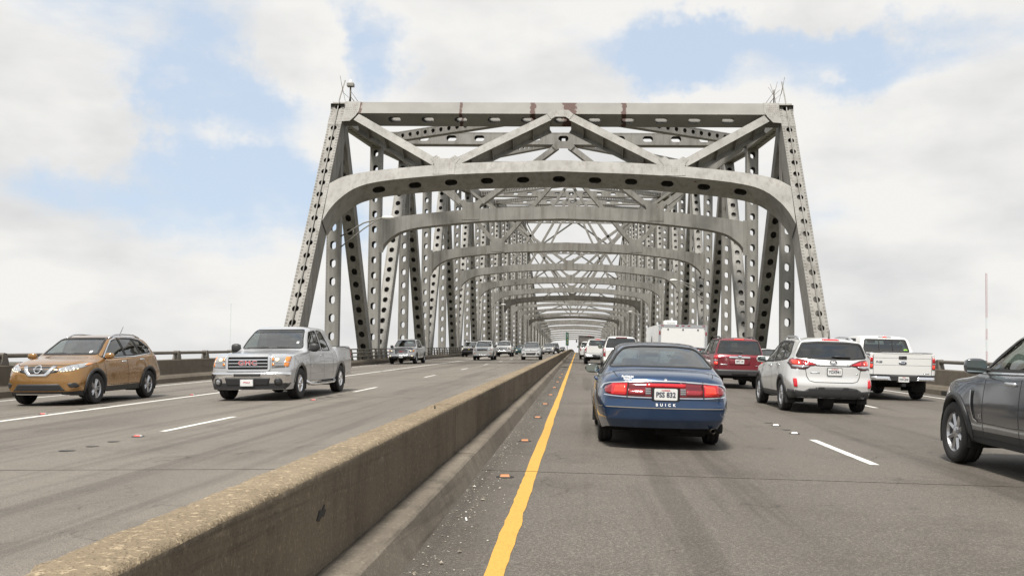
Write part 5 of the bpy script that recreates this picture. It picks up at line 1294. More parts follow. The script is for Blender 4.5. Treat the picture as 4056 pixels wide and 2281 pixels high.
for y, a, b in ((.92, .35, .95), (-.20, .28, .95), (-1.18, .60, .96)):
    for ax in ('left', 'right'): c.strip('door_seam', [(y, a), (y+.015, (a+b)/2), (y, b)], ax, .009, .002, 'rubber')
c.handles(((-.02, .86), (-.95, .87)), 'paint_blue', .2); c.mirrors(.72, .94, .03, .24, .15, 'paint_black', .16, 'paint_blue')
mb = MB(); mb.rbox((.52, -2.02, .285), (.30, .15, .075), .04); mb.out('muffler', 'dark_under', c.root, True)
mb = MB(); mb.tube([(.63, -2.1, .27), (.65, -2.42, .265)], .032, 12, False); mb.out('exhaust_pipe', 'rail_paint', c.root, True)
for sx in (-1, 1): mb = MB(); mb.box((sx*.80, .98, .24), (.1, .008, .13)); mb.out('mud_flap', 'rubber', c.root)
c.finish()

# ---- silver crossover in the middle lane
KIA = dict(
    zt=[(2.30, .80), (2.26, .88), (2.14, .96), (1.7, 1.06), (1.12, 1.14), (.98, 1.17), (.55, 1.42), (.18, 1.60), (-.12, 1.655), (-.6, 1.69), (-1.2, 1.685), (-1.85, 1.655), (-2.08, 1.625), (-2.16, 1.565), (-2.28, 1.22), (-2.34, 1.13), (-2.37, 1.06), (-2.38, 1.03)],
    zs=[(2.30, .68), (2.1, .86), (1.7, .95), (1.0, 1.01), (0, 1.05), (-1.2, 1.11), (-1.9, 1.14), (-2.25, 1.06), (-2.38, .92)],
    zb=[(2.30, .27), (1.9, .24), (.9, .29), (-.9, .29), (-1.9, .30), (-2.38, .34)],
    wb=[(2.30, .62), (2.0, .80), (1.35, .86), (-1.35, .86), (-2.1, .83), (-2.38, .76)],
    wm=[(2.30, .76), (2.2, .84), (1.9, .90), (1.35, .94), (.6, .925), (-.6, .925), (-1.35, .945), (-2.0, .925), (-2.3, .885), (-2.38, .84)],
    ws=[(2.30, .70), (2.1, .82), (1.5, .88), (0, .89), (-1.4, .90), (-2.05, .86), (-2.38, .78)],
    wt=[(2.30, .54), (1.9, .68), (1.12, .73), (.98, .735), (.18, .635), (-.6, .62), (-1.8, .615), (-2.05, .64), (-2.25, .72), (-2.38, .70)],
    cr=[(2.30, .03), (1.2, .055), (.95, .05), (.2, .055), (-1.8, .06), (-2.2, .05), (-2.38, .04)],
    bowF=(.26, 2.4), bowR=(.20, 2.8), profR=[(.28, -.05), (.40, .02), (.62, .04), (.72, .02), (.78, -.01), (1.0, -.02), (1.3, -.03), (1.6, -.05)], profF=[(.2, -.06), (.34, .0), (.75, 0), (.95, -.04)], bulge=.5)
c = Car('crossover_car', 'silver crossover car with brake lights lit in the middle lane', 'car', 5.36, 22.36, KIA, 'paint_silver2', ds=.04, M=52)
c.wheels(2.70, 1.63, .362, .235, .235, 5, 'alloy', True, arch=.06, lip='black_plastic', lipw=.055)
c.window('windshield', [(-.68, 1.185), (.68, 1.185), (.57, 1.575), (-.57, 1.575)], 'front', 'glass_clear', cond=lambda q: q[:, 1] > 0)
RW = [(-.76, 1.215), (-.60, 1.255), (-.3, 1.225), (0, 1.215), (.3, 1.225), (.60, 1.255), (.76, 1.215), (.625, 1.545), (.3, 1.575), (-.3, 1.575), (-.625, 1.545)]
RW = [(-.765, 1.235), (-.45, 1.205), (0, 1.195), (.45, 1.205), (.765, 1.235), (.64, 1.54), (.3, 1.57), (-.3, 1.57), (-.64, 1.54)]
c.window('rear_window', RW, 'rear', 'glass_privacy', cond=lambda q: q[:, 1] < -1.8, r=.05)
c.windows([[(.88, 1.115), (.26, 1.485), (-.14, 1.565), (-.20, 1.13)], [(-.27, 1.135), (-.21, 1.57), (-.92, 1.57), (-1.05, 1.165)], [(-1.12, 1.17), (-.99, 1.57), (-1.45, 1.54), (-1.72, 1.30), (-1.66, 1.215)]], ['glass_side', 'glass_privacy', 'glass_privacy'], fi=.012, fo=.04)
c.interior([(-.38, .0, .25), (.38, .0, .25), (0, -.95, .62)], .68, (.85, 1.12), 'interior')
for sx in (-1, 1):
    q = lambda P: [(sx*u, v) for u, v in (P if sx > 0 else P[::-1])]
    LT = [(.84, .985), (.62, .975), (.56, 1.0), (.50, 1.045), (.36, 1.062), (.40, 1.085), (.60, 1.16), (.86, 1.20), (.875, 1.10)]
    c.ring('light_surround', q(LT), 'rear', .0, .016, .006, 'black_plastic')
    o = c.patch('tail_light', q(LT), 'rear', .010, 'lens_red', res=.04)
    c.patch('brake_lamp', q(rounded([(.68, 1.065), (.83, 1.07), (.84, 1.165), (.69, 1.15)], .02)), 'rear', .016, 'lens_red_hot', parent=o, res=.04)
    c.patch('brake_glow_lens', q([(.42, 1.072), (.62, 1.06), (.62, 1.14)]), 'rear', .014, 'lens_red_lit', parent=o, res=.04)
    c.patch('reverse_lamp', q([(.83, 1.0), (.65, .99), (.57, 1.01), (.52, 1.043), (.65, 1.052), (.84, 1.052)]), 'rear', .014, 'lens_white', parent=o, res=.04)
    c.patch('reflector', q(rounded([(.76, .575), (.835, .58), (.845, .76), (.775, .76)], .02)), 'rear', .012, 'lens_red_lit', res=.04)
    c.patch('quarter_trim', q(bar(.30, .33, 1.07, 1.08)), 'rear', .004, 'black_plastic', res=.05)
c.strip('hatch_trim', [(-.38, 1.050), (.38, 1.050)], 'rear', .020, .008, 'black_plastic')
c.strip('hatch_seam', [(-.60, .985), (-.575, .82), (-.52, .72), (-.40, .69), (.40, .69), (.52, .72), (.575, .82), (.60, .985)], 'rear', .013, .003, 'rubber')
o = c.patch('emblem', [(.0+.085*math.cos(a), 1.125+.042*math.sin(a)) for a in np.linspace(0, 2*math.pi, 20)[:-1]], 'rear', .012, 'black_plastic', res=.04)
c.ring('emblem_rim', [(.0+.085*math.cos(a), 1.125+.042*math.sin(a)) for a in np.linspace(0, 2*math.pi, 20)[:-1]], 'rear', .006, .004, .018, 'chrome', parent=o); c.lettering('KIA', 0, 1.125, 'rear', .055, .018, 'sign_white', .002, parent=o)
c.plate(0.02, .925, 'rear', 'YOX941', 'LOUISIANA', 'black_plastic', off=.02)
c.patch('badge', bar(-.50, -.30, .885, .905), 'rear', .005, 'silver_trim', res=.05); c.patch('badge', bar(.49, .54, .875, .89), 'rear', .005, 'silver_trim', res=.05)
c.patch('bumper_cladding', [(-.86, .30), (.86, .30), (.90, .52), (.62, .50), (.50, .565), (.30, .59), (-.30, .59), (-.50, .565), (-.62, .50), (-.90, .52)], 'rear', .014, 'black_plastic', res=.05)
c.patch('high_brake_light', [(-.19, 1.610), (.19, 1.610), (.165, 1.64), (-.165, 1.64)], 'rear', .012, 'lens_red_lit', res=.04)
for k in range(10): c.patch('brake_led', bar(-.15+k*.031, -.133+k*.031, 1.618, 1.630), 'rear', .016, 'lens_red_hot', res=.04)
p = c.cast(.05, 1.20, 'rear', .03); mb = MB(); mb.tube([c.cast(.38, 1.235, 'rear', .025), c.cast(.12, 1.245, 'rear', .03), c.cast(-.02, 1.25, 'rear', .025)], [.016, .02, .008], 8); mb.out('rear_wiper', 'black_plastic', c.root, True)
mb = MB(); mb.tube([(.62, -2.15, .385), (.63, -2.36, .40)], .055, 14, False); mb.out('exhaust_pipe', 'silver_trim', c.root, True)
mb = MB(); mb.lathe([(-.11, 0), (-.11, .34), (.11, .34), (.11, 0)], 20, 0, (0, -1.75, .40)); mb.out('spare_wheel', 'tyre', c.root)
for y, a, b in ((.93, .40, 1.09), (-.23, .36, 1.12), (-1.10, .75, 1.14)):
    for ax in ('left', 'right'): c.strip('door_seam', [(y, a), (y-.01, (a+b)/2), (y+.02, b)], ax, .010, .002, 'rubber')
c.handles(((-.03, 1.0), (-.95, 1.04)), 'chrome', .2); c.mirrors(.80, 1.09, .05, .24, .16, 'paint_silver2', .17); c.roof_rails(.585, .05, -1.65, 'silver_trim', .06, .022); c.antenna(.05, -1.70, .2, -.15, .007)
for sx in (-1, 1): mb = MB(); mb.box((sx*.80, -1.35-.43, .30), (.11, .008, .10)); mb.out('mud_flap', 'rubber', c.root)
c.finish(clad=(.072, 'cladding', 'black_plastic'))

# ---- red sport utility ahead of it
SUV = dict(
    zt=[(2.42, .95), (2.38, 1.02), (2.25, 1.07), (1.6, 1.13), (1.15, 1.18), (1.03, 1.21), (.62, 1.50), (.30, 1.68), (0, 1.745), (-.5, 1.785), (-1.3, 1.79), (-2.0, 1.765), (-2.20, 1.735), (-2.29, 1.66), (-2.42, 1.20), (-2.46, 1.13), (-2.48, 1.10)],
    zs=[(2.42, .83), (2.2, .98), (1.6, 1.05), (1.0, 1.10), (0, 1.12), (-1.4, 1.15), (-2.2, 1.16), (-2.42, 1.10), (-2.48, 1.0)],
    zb=[(2.42, .38), (1.9, .34), (.9, .36), (-.9, .36), (-1.9, .38), (-2.48, .44)],
    wb=[(2.42, .70), (2.0, .84), (1.35, .86), (-1.35, .86), (-2.2, .84), (-2.48, .80)],
    wm=[(2.42, .80), (2.3, .87), (1.9, .92), (1.4, .935), (0, .925), (-1.4, .935), (-2.2, .915), (-2.42, .89), (-2.48, .865)],
    ws=[(2.42, .74), (2.2, .84), (1.5, .88), (0, .885), (-1.4, .89), (-2.2, .875), (-2.48, .83)],
    wt=[(2.42, .60), (1.9, .70), (1.12, .74), (1.0, .745), (.3, .66), (-.6, .65), (-2.0, .64), (-2.25, .66), (-2.42, .76), (-2.48, .76)],
    cr=[(2.42, .03), (1.2, .055), (1.0, .05), (.3, .06), (-2.0, .06), (-2.3, .05), (-2.48, .03)],
    bowF=(.16, 2.8), bowR=(.09, 3.), profR=[(.3, 0), (1.15, 0), (1.7, -.02)], bulge=.55)
def suv(name, label, x, y, paint, oncoming=False, group=None, sc=.96, ds=.06, wb=2.89, R=.385, lip=None, M=40, glass_='glass_privacy', ws='glass_clear', cat='car'):
    c = Car(name, label, cat, x, y, SUV, paint, oncoming, ds=ds, M=M, group=group, sc=sc)
    c.wheels(wb, 1.57, R, .245, .225, 5, 'alloy', False, arch=.08, lip=lip or paint, lipw=.05)
    c.window('windshield', [(-.69, 1.225), (.69, 1.225), (.60, 1.655), (-.60, 1.655)], 'front', ws, cond=lambda q: q[:, 1] > 0, res=.1)
    c.window('rear_window', [(-.76, 1.195), (.76, 1.195), (.655, 1.655), (-.655, 1.655)], 'rear', glass_, cond=lambda q: q[:, 1] < -1.9, r=.05, res=.1)
    c.windows([[(.90, 1.19), (.40, 1.58), (-.10, 1.665), (-.15, 1.19)], [(-.24, 1.19), (-.20, 1.67), (-1.0, 1.68), (-1.12, 1.19)], [(-1.20, 1.20), (-1.10, 1.68), (-2.02, 1.66), (-2.16, 1.22)]], ['glass_side', glass_, glass_], fi=.015, fo=.035, res=.12)
    c.interior([(-.38, .0, .25), (.38, .0, .25), (0, -1.0, .62)], .75, (.9, 1.17), 'interior')
    return c
c = suv('utility_car', 'dark red sport utility car with roof rack ahead in the middle lane', 5.38, 34.15, 'paint_red', lip='paint_red', ds=.05)
for sx in (-1, 1):
    q = lambda P: [(sx*u, v) for u, v in (P if sx > 0 else P[::-1])]
    o = c.patch('tail_light', q([(.735, .80), (.88, .80), (.885, 1.165), (.735, 1.165)]), 'rear', .012, 'lens_red', res=.06)
    c.patch('brake_lamp', q(bar(.75, .865, .82, .92)), 'rear', .018, 'lens_red_hot', parent=o, res=.06); c.patch('running_lamp', q(bar(.75, .865, 1.02, 1.14)), 'rear', .018, 'lens_red_lit', parent=o, res=.06); c.patch('reverse_lamp', q(bar(.75, .865, .945, .995)), 'rear', .018, 'lens_white', parent=o, res=.06)
    c.strip('hatch_seam', q([(.725, .70), (.725, 1.17)]), 'rear', .014, .003, 'rubber')
c.patch('rear_bumper', [(-.90, .44), (.90, .44), (.93, .66), (-.93, .66)], 'rear', .07, 'black_plastic', res=.1, along=True, skirt=.08, label='dark grey plastic rear bumper')
c.patch('bumper_step', rounded([(-.27, .47), (.27, .47), (.27, .57), (-.27, .57)], .03), 'rear', .082, 'dark_under', res=.08, along=True)
o = c.patch('tailgate_handle', rounded([(-.36, 1.05), (.36, 1.05), (.36, 1.115), (-.36, 1.115)], .02), 'rear', .02, 'chrome', res=.06)
c.patch('emblem', [(.075*math.cos(a), 1.115+.034*math.sin(a)) for a in np.linspace(0, 2*math.pi, 18)[:-1]], 'rear', .03, 'paint_blue', parent=o, res=.05); c.lettering('Ford', 0, 1.115, 'rear', .05, .034, 'sign_white', .001, parent=o, slant=.3)
c.patch('plate_recess', rounded([(-.35, .82), (.35, .82), (.35, 1.05), (-.35, 1.05)], .03), 'rear', .004, 'paint_red', res=.08); c.plate(0, .945, 'rear', 'ZPG 149', 'Louisiana', None, off=.012)
c.patch('badge', bar(-.68, -.42, .815, .845), 'rear', .008, 'chrome', res=.06); c.patch('badge', bar(.55, .67, .80, .815), 'rear', .008, 'chrome', res=.06)
c.patch('high_brake_light', bar(-.17, .17, 1.70, 1.725), 'rear', .014, 'lens_red_hot', res=.06)
mb = MB(); mb.tube([c.cast(.1, 1.27, 'rear', .03), c.cast(-.35, 1.27, 'rear', .02)], [.02, .01], 6); mb.out('rear_wiper', 'black_plastic', c.root)
c.roof_rails(.60, .0, -2.0, 'black_plastic', .06, .028); c.mirrors(.85, 1.18, .05, .24, .19, 'paint_red', .16); c.handles(((-.02, 1.06), (-.95, 1.07)), 'paint_red', .2)
c.finish()

# ---- white pickup in the right lane
SPF = pickup_spec(L=5.9, W=2.0, H=1.93, wb=3.68, fo=.97, hood=1.25, cab=(1.2, .45, -1.30, -1.62), bed=1.40, belt=1.22, nose=1.17, zb=.48)
c = Car('pickup_truck', 'white pickup truck with a black rail-topped bed in the right lane', 'pickup truck', 9.1, 29.85, SPF, 'paint_white', ds=.055, M=44)
c.wheels(3.68, 1.70, .40, .27, .23, 6, 'alloy', False, arch=.09, lip='paint_white', lipw=.05)
c.window('windshield', [(-.80, 1.33), (.80, 1.33), (.645, 1.82), (-.645, 1.82)], 'front', 'glass_clear', cond=lambda q: q[:, 1] > -.1, r=.07)
c.windows([[(.98, 1.29), (.42, 1.75), (-.05, 1.80), (-.10, 1.26)], [(-.20, 1.26), (-.15, 1.80), (-.85, 1.79), (-1.2, 1.30), (-1.18, 1.26)]], 'glass_side', r=.06, fo=.03)
c.window('rear_window', [(-.70, 1.425), (.70, 1.425), (.62, 1.79), (-.62, 1.79)], 'rear', 'glass_side', cond=lambda q: (q[:, 1] < -1.0) & (q[:, 1] > -1.75), r=.05)
for sx in (-1, 1): c.strip('window_divider', [(sx*.21, 1.43), (sx*.20, 1.785)], 'rear', .03, .008, 'rubber')
c.interior([(-.42, .0, .27), (.42, .0, .27), (0, -.9, .62)], .95, (.9, 1.31), 'interior', w=.66)
pickup_bed(c, -1.62, 1.40, 2.0)
for sx in (-1, 1):
    q = lambda P: [(sx*u, v) for u, v in (P if sx > 0 else P[::-1])]
    o = c.patch('tail_light', q(bar(.86, .945, .92, 1.28)), 'rear', .014, 'lens_red', res=.06)
    c.patch('brake_lamp', q(bar(.87, .935, 1.12, 1.25)), 'rear', .020, 'lens_red_lit', parent=o, res=.06); c.patch('brake_lamp', q(bar(.87, .935, .94, 1.05)), 'rear', .020, 'lens_red_hot', parent=o, res=.06); c.patch('reverse_lamp', q(bar(.87, .935, 1.065, 1.105)), 'rear', .020, 'lens_white', parent=o, res=.06)
    c.strip('tailgate_seam', q([(.845, .74), (.845, 1.385)]), 'rear', .012, .003, 'rubber')
    c.patch('rear_bumper', q(rounded([(.40, .50), (.97, .50), (.985, .70), (.40, .70)], .03)), 'rear', .14, 'chrome', res=.08, along=True, skirt=.1, label='chrome end of the rear bumper')
c.patch('bumper_pad', [(-.42, .49), (.42, .49), (.42, .725), (.95, .725), (.95, .755), (-.95, .755), (-.95, .725), (-.42, .725)], 'rear', .125, 'black_plastic', res=.08, along=True, skirt=.1)
c.plate(0, .62, 'rear', 'FXW-2030', 'TEXAS', None, off=.14)
for v in (1.03, 1.235): c.strip('tailgate_crease', [(-.83, v), (.83, v)], 'rear', .010, .002, 'silver_trim')
c.patch('tailgate_handle', rounded([(-.115, 1.21), (.115, 1.21), (.115, 1.30), (-.115, 1.30)], .02), 'rear', .012, 'black_plastic', res=.05)
o = c.patch('emblem', [(.115*math.cos(a), 1.10+.046*math.sin(a)) for a in np.linspace(0, 2*math.pi, 20)[:-1]], 'rear', .016, 'chrome', res=.05); c.patch('emblem_field', [(.10*math.cos(a), 1.10+.037*math.sin(a)) for a in np.linspace(0, 2*math.pi, 20)[:-1]], 'rear', .020, 'paint_blue', parent=o, res=.05); c.lettering('Ford', 0, 1.10, 'rear', .06, .024, 'sign_white', .001, parent=o, slant=.3)
c.lettering('F-150', -.68, 1.115, 'rear', .075, .008, 'plate_ink', .003, 1., slant=.25); c.patch('badge', bar(.60, .78, .79, .805), 'rear', .006, 'chrome', res=.06)
c.strip('tailgate_cap', [(-.88, 1.392), (.88, 1.392)], 'rear', .03, .01, 'black_plastic')
o = c.patch('high_brake_light', bar(-.20, .20, 1.845, 1.885), 'rear', .012, 'lens_white', res=.06); c.patch('brake_lamp', bar(-.06, .06, 1.85, 1.88), 'rear', .018, 'lens_red_hot', parent=o, res=.06)
V2 = [(.53, 1.455), (.60, 1.47), (.66, 1.455), (.655, 1.49), (.61, 1.51), (.54, 1.50)]; c.patch('window_sticker', V2, 'rear', .004, 'sticker_green', res=.04)
mb = MB(); mb.box((0, c.yR-.05, .46), (.05, .12, .045)); mb.out('tow_hitch', 'dark_under', c.root)
for y in (1.05, -.15, -1.22, -1.60):
    for ax in ('left', 'right'): c.strip('door_seam', [(y, .52), (y+.015, .9), (y, 1.25)], ax, .010, .002, 'rubber')
c.mirrors(.9, 1.28, .06, .26, .26, 'paint_white', .2); c.handles(((0, 1.12), (-.95, 1.12)), 'paint_white', .2)
c.finish()

# ---- dark grey sport utility leaving the frame at right
X5 = dict(
    zt=[(2.33, .84), (2.29, .92), (2.18, .98), (1.7, 1.07), (1.15, 1.13), (1.02, 1.16), (.60, 1.42), (.20, 1.61), (-.1, 1.68), (-.6, 1.72), (-1.3, 1.71), (-1.95, 1.66), (-2.15, 1.59), (-2.40, 1.22), (-2.50, 1.12), (-2.53, 1.05)],
    zs=[(2.33, .72), (2.1, .89), (1.7, .98), (1.0, 1.04), (0, 1.07), (-1.3, 1.12), (-2.0, 1.14), (-2.4, 1.06), (-2.53, .92)],
    zb=[(2.33, .28), (1.9, .25), (.9, .30), (-.9, .30), (-1.9, .30), (-2.53, .36)],
    wb=[(2.33, .66), (2.0, .82), (1.47, .88), (-1.47, .88), (-2.2, .84), (-2.53, .76)],
    wm=[(2.33, .78), (2.2, .87), (1.9, .935), (1.47, .972), (.6, .945), (-.6, .945), (-1.47, .972), (-2.1, .94), (-2.45, .89), (-2.53, .84)],
    ws=[(2.33, .72), (2.1, .84), (1.5, .90), (0, .91), (-1.4, .915), (-2.1, .87), (-2.53, .78)],
    wt=[(2.33, .58), (1.9, .70), (1.15, .75), (1.02, .755), (.2, .655), (-.6, .64), (-1.9, .63), (-2.2, .66), (-2.4, .74), (-2.53, .70)],
    cr=[(2.33, .03), (1.2, .055), (.95, .05), (.2, .055), (-1.9, .06), (-2.53, .05)],
    bowF=(.30, 2.4), bowR=(.18, 2.6), profF=[(.2, -.06), (.34, .0), (.75, 0), (.98, -.05)], bulge=.56)
c = Car('utility_car', 'dark grey sport utility car cut off by the right edge of the frame', 'car', 5.52, 10.25, X5, 'paint_grey', ds=.036, M=56, sc=1.0)
c.wheels(2.933, 1.66, .372, .255, .245, 8, 'alloy', False, arch=.055, lip='black_plastic', lipw=.06)
c.window('windshield', [(-.70, 1.175), (.70, 1.175), (.59, 1.595), (-.59, 1.595)], 'front', 'glass_clear', cond=lambda q: q[:, 1] > 0)
c.windows([[(.80, 1.145), (.30, 1.50), (-.10, 1.59), (-.16, 1.155)], [(-.24, 1.16), (-.19, 1.595), (-.95, 1.59), (-1.15, 1.185)], [(-1.22, 1.19), (-1.05, 1.585), (-1.5, 1.55), (-1.80, 1.28), (-1.72, 1.21)]], 'glass_side', fi=.012, fo=.035, res=.06)
for ax in ('left', 'right'):
    c.ring('chrome_trim', rounded([(.95, 1.105), (.28, 1.56), (-.12, 1.635), (-.95, 1.635), (-1.55, 1.59), (-1.90, 1.28), (-1.76, 1.165), (-.6, 1.12)], .05), ax, .010, .010, .012, 'silver_trim')
    o = c.patch('fender_vent', [(.92, .90), (.985, .90), (.95, .72), (.875, .58), (.855, .60), (.90, .75)], ax, .004, 'dark_under', res=.03); c.strip('vent_trim', [(.985, .90), (.955, .74), (.885, .58), (.80, .55)], ax, .022, .012, 'silver_trim', parent=o)
    c.patch('side_marker', [(2.05, .74), (2.12, .80), (2.16, .90), (2.12, .90), (2.07, .82)], ax, .008, 'lens_amber', res=.03)
    c.patch('reflector', bar(1.985, 2.02, .50, .66), ax, .010, 'lens_white', res=.03)
    c.lettering('X5', .72, .615, ax, .07, .006, 'silver_trim', .002)
    c.strip('door_crease', [(1.15, .98), (0, .995), (-1.4, 1.02)], ax, .006, .004, 'paint_grey'); c.strip('lower_crease', [(.82, .535), (0, .53), (-1.0, .55)], ax, .02, .01, 'paint_grey')
for y, a, b in ((.68, .42, 1.10), (-.20, .38, 1.12), (-1.22, .7, 1.15)):
    for ax in ('left', 'right'): c.strip('door_seam', [(y, a), (y-.015, (a+b)/2), (y-.03, b)], ax, .009, .002, 'rubber')
c.interior([(-.40, -.05, .25), (.40, -.05, .25), (0, -.98, .62)], .68, (.85, 1.11), 'interior_tan')
for o in c.sym('headlight', [(.50, .84), (.62, .81), (.80, .86), (.88, .95), (.80, .97), (.52, .92)], 'front', .008, 'lens_white', res=.05): pass
c.handles(((-.0, 1.005), (-1.02, 1.03)), 'silver_trim', .22); c.mirrors(.70, 1.135, .06, .27, .18, 'paint_grey', .17)
c.window('rear_window', [(-.66, 1.24), (.66, 1.24), (.56, 1.55), (-.56, 1.55)], 'rear', 'glass_privacy', cond=lambda q: q[:, 1] < -1.7)
for o in c.sym('tail_light', [(.45, .95), (.84, .92), (.86, 1.06), (.50, 1.05)], 'rear', .01, 'lens_red', res=.06): pass
c.plate(0, .93, 'rear', None, None)
for sx in (-1, 1):
    mb = MB(); mb.lathe([(0, .032), (.004, .03), (.004, 0)], 14, 0, (sx*(.83+.128*.62+.026), 1.4665, .372)); mb.out('hub_emblem', 'paint_blue', c.root)
c.finish(clad=(.08, 'cladding', 'black_plastic'))

# ---- the rest of the oncoming traffic
def lamps(c, poly, lit=True, amber=None, r=.06, cen=None):
    for sx in (-1, 1):
        q = lambda P: [(sx*u, v) for u, v in (P if sx > 0 else P[::-1])]
        o = c.patch('headlight', q(poly), 'front', .010, 'lens_white', res=.08)
        u, v = cen or (np.mean([p[0] for p in poly]), np.mean([p[1] for p in poly]))
        if lit: c.patch('headlamp_bulb', q([(u+r*math.cos(a), v+r*.85*math.sin(a)) for a in np.linspace(0, 2*math.pi, 10)[:-1]]), 'front', .018, 'lens_lit', parent=o, res=.06)
        if amber: c.patch('turn_signal', q(amber), 'front', .016, 'lens_amber', parent=o, res=.06)
def truck(name, label, x, y, paint, oncoming, spec, c3, bed, W, group=None, sc=.97, ds=.09, wb=3.65, H=1.87, hood=1.20, belt=1.20, crew=True, zr_=.40, rwin='glass_side'):
    c = Car(name, label, 'pickup truck', x, y, spec, paint, oncoming, ds=ds, M=34, group=group, sc=sc)
    c.wheels(wb, 1.72, zr_, .27, .23, 6, 'alloy', False, arch=.085, lip=paint, lipw=.05)
    c.window('windshield', [(-.80, hood+.085), (.80, hood+.085), (.645, H-.105), (-.645, H-.105)], 'front', 'glass_clear', cond=lambda q: q[:, 1] > -.2, r=.07, res=.12)
    b = belt+.035
    c.windows([[(.98, b+.02), (.42, H-.17), (-.08, H-.12), (-.13, b)], [(-.23, b), (-.18, H-.12), (c3+.75, H-.135), (c3+.45, b+.03), (c3+.47, b)]], ['glass_side', 'glass_privacy'], r=.05, fo=.03, res=.14)
    c.window('rear_window', [(-.68, bed+.05), (.68, bed+.05), (.61, H-.14), (-.61, H-.14)], 'rear', rwin, cond=lambda q: (q[:, 1] < -.7) & (q[:, 1] > c3-.2), r=.06, res=.14)
    c.interior([(-.42, -.05, .27), (.42, -.05, .27), (0, -.85, .62)], .82, (.88, hood+.07), 'interior', w=.66)
    pickup_bed(c, c3, bed, W); c.mirrors(.9, hood+.04, .05, .26, .22, 'paint_black', .2)
    return c
SPC = pickup_spec(cab=(1.18, .42, -1.15, -1.48))
c = truck('pickup_truck', 'silver crew-cab pickup truck with dark hood shield against the left railing', -12.65, 70.2, 'paint_silver', True, SPC, -1.48, 1.32, 2.03, ds=.07)
c.patch('grille', rounded([(-.50, .78), (.50, .78), (.52, 1.08), (-.52, 1.08)], .03), 'front', .006, 'dark_under', res=.08); c.ring('grille_surround', rounded([(-.50, .78), (.50, .78), (.52, 1.08), (-.52, 1.08)], .03), 'front', .02, .03, .02, 'chrome')
for v in (.85, .92, .99): c.strip('grille_slat', [(-.48, v), (.48, v)], 'front', .025, .02, 'silver_trim')
c.lettering('GMC', 0, .925, 'front', .12, .03, 'plate_red', .004, sx=1.4)
lamps(c, [(.58, .86), (.93, .87), (.945, 1.05), (.58, 1.06)], True, [(.84, .90), (.935, .90), (.94, 1.03), (.84, 1.03)], .06, (.70, .97))
c.patch('front_bumper', [(-.96, .42), (.96, .42), (.985, .70), (-.985, .70)], 'front', .06, 'silver_trim', res=.1, along=True, skirt=.06); c.patch('bumper_valance', [(-.95, .38), (.95, .38), (.96, .56), (-.96, .56)], 'front', .068, 'black_plastic', res=.1, along=True, skirt=.06)
c.sym('fog_lamp', [(.80+.06*math.cos(a), .60+.05*math.sin(a)) for a in np.linspace(0, 2*math.pi, 10)[:-1]], 'front', .075, 'lens_lit', res=.08, along=True)
c.plate(0, .54, 'front', None, None, None, off=.09); c.strip('hood_shield', [(-.80, 1.115), (-.4, 1.135), (.4, 1.135), (.80, 1.115)], 'front', .06, .03, 'black_plastic'); c.finish()
c = truck('pickup_truck', 'white work pickup with black nose and ladder rack beside the railing', -12.9, 114.5, 'paint_white', True, SPC, -1.48, 1.32, 2.03)
c.patch('grille', [(-.92, .72), (.92, .72), (.93, 1.06), (-.93, 1.06)], 'front', .012, 'black_plastic', res=.12); lamps(c, [(.66, .86), (.93, .87), (.94, 1.04), (.66, 1.04)], True, None, .08)
c.patch('front_bumper', [(-.96, .42), (.96, .42), (.985, .70), (-.985, .70)], 'front', .06, 'black_plastic', res=.14, along=True, skirt=.06)
c.patch('emblem', [(-.13, .88), (-.04, .88), (-.03, .85), (.05, .85), (.04, .88), (.13, .88), (.11, .93), (.04, .93), (.03, .96), (-.05, .96), (-.04, .93), (-.11, .93)], 'front', .024, 'sign_yellow', res=.06)
for y in (.25, -1.0, -2.7):
    mb = MB(); mb.tube([(-.85, y, 2.02), (.85, y, 2.02)], .03, 6); mb.tube([(-.85, y, 1.85 if y > -1.2 else 1.3), (-.85, y, 2.05)], .03, 6); mb.tube([(.85, y, 1.85 if y > -1.2 else 1.3), (.85, y, 2.05)], .03, 6); mb.out('rack_bow', 'black_plastic', c.root)
for x in (-.85, .85): mb = MB(); mb.tube([(x, .45, 2.06), (x, -2.9, 2.06)], .03, 6); mb.out('rack_rail', 'black_plastic', c.root)
c.finish()
c = suv('utility_car', 'white sport utility car with crosshair grille in the middle oncoming lane', -8.42, 85.7, 'paint_white', True, ds=.08, M=34, sc=.99)
c.patch('grille', rounded([(-.46, .86), (.46, .86), (.48, 1.04), (-.48, 1.04)], .03), 'front', .008, 'dark_under', res=.08); c.ring('grille_surround', rounded([(-.46, .86), (.46, .86), (.48, 1.04), (-.48, 1.04)], .03), 'front', .01, .03, .02, 'chrome')
c.strip('grille_bar', [(-.47, .95), (.47, .95)], 'front', .03, .02, 'paint_white'); c.strip('grille_bar', [(0, .86), (0, 1.04)], 'front', .04, .022, 'paint_white')
lamps(c, [(.54, .88), (.80, .88), (.84, 1.0), (.54, 1.02)], False, [(.76, .90), (.81, .90), (.83, .98), (.76, .99)]); c.sym('fog_lamp', [(.70+.05*math.cos(a), .64+.05*math.sin(a)) for a in np.linspace(0, 2*math.pi, 10)[:-1]], 'front', .012, 'lens_amber', res=.08)
c.patch('bumper_valance', [(-.80, .40), (.80, .40), (.80, .50), (-.80, .50)], 'front', .01, 'silver_trim', res=.1); c.mirrors(.85, 1.18, .05, .26, .2, 'paint_black', .16); c.roof_rails(.60, 0, -2., 'black_plastic', .05); c.finish()
c = truck('pickup_truck', 'white pickup with chrome bar grille behind the white sport utility', -8.75, 113., 'paint_white', True, SPF, -1.62, 1.40, 2.0, H=1.93, hood=1.25, belt=1.25)
c.patch('grille', rounded([(-.55, .80), (.55, .80), (.56, 1.12), (-.56, 1.12)], .03), 'front', .02, 'chrome', res=.1)
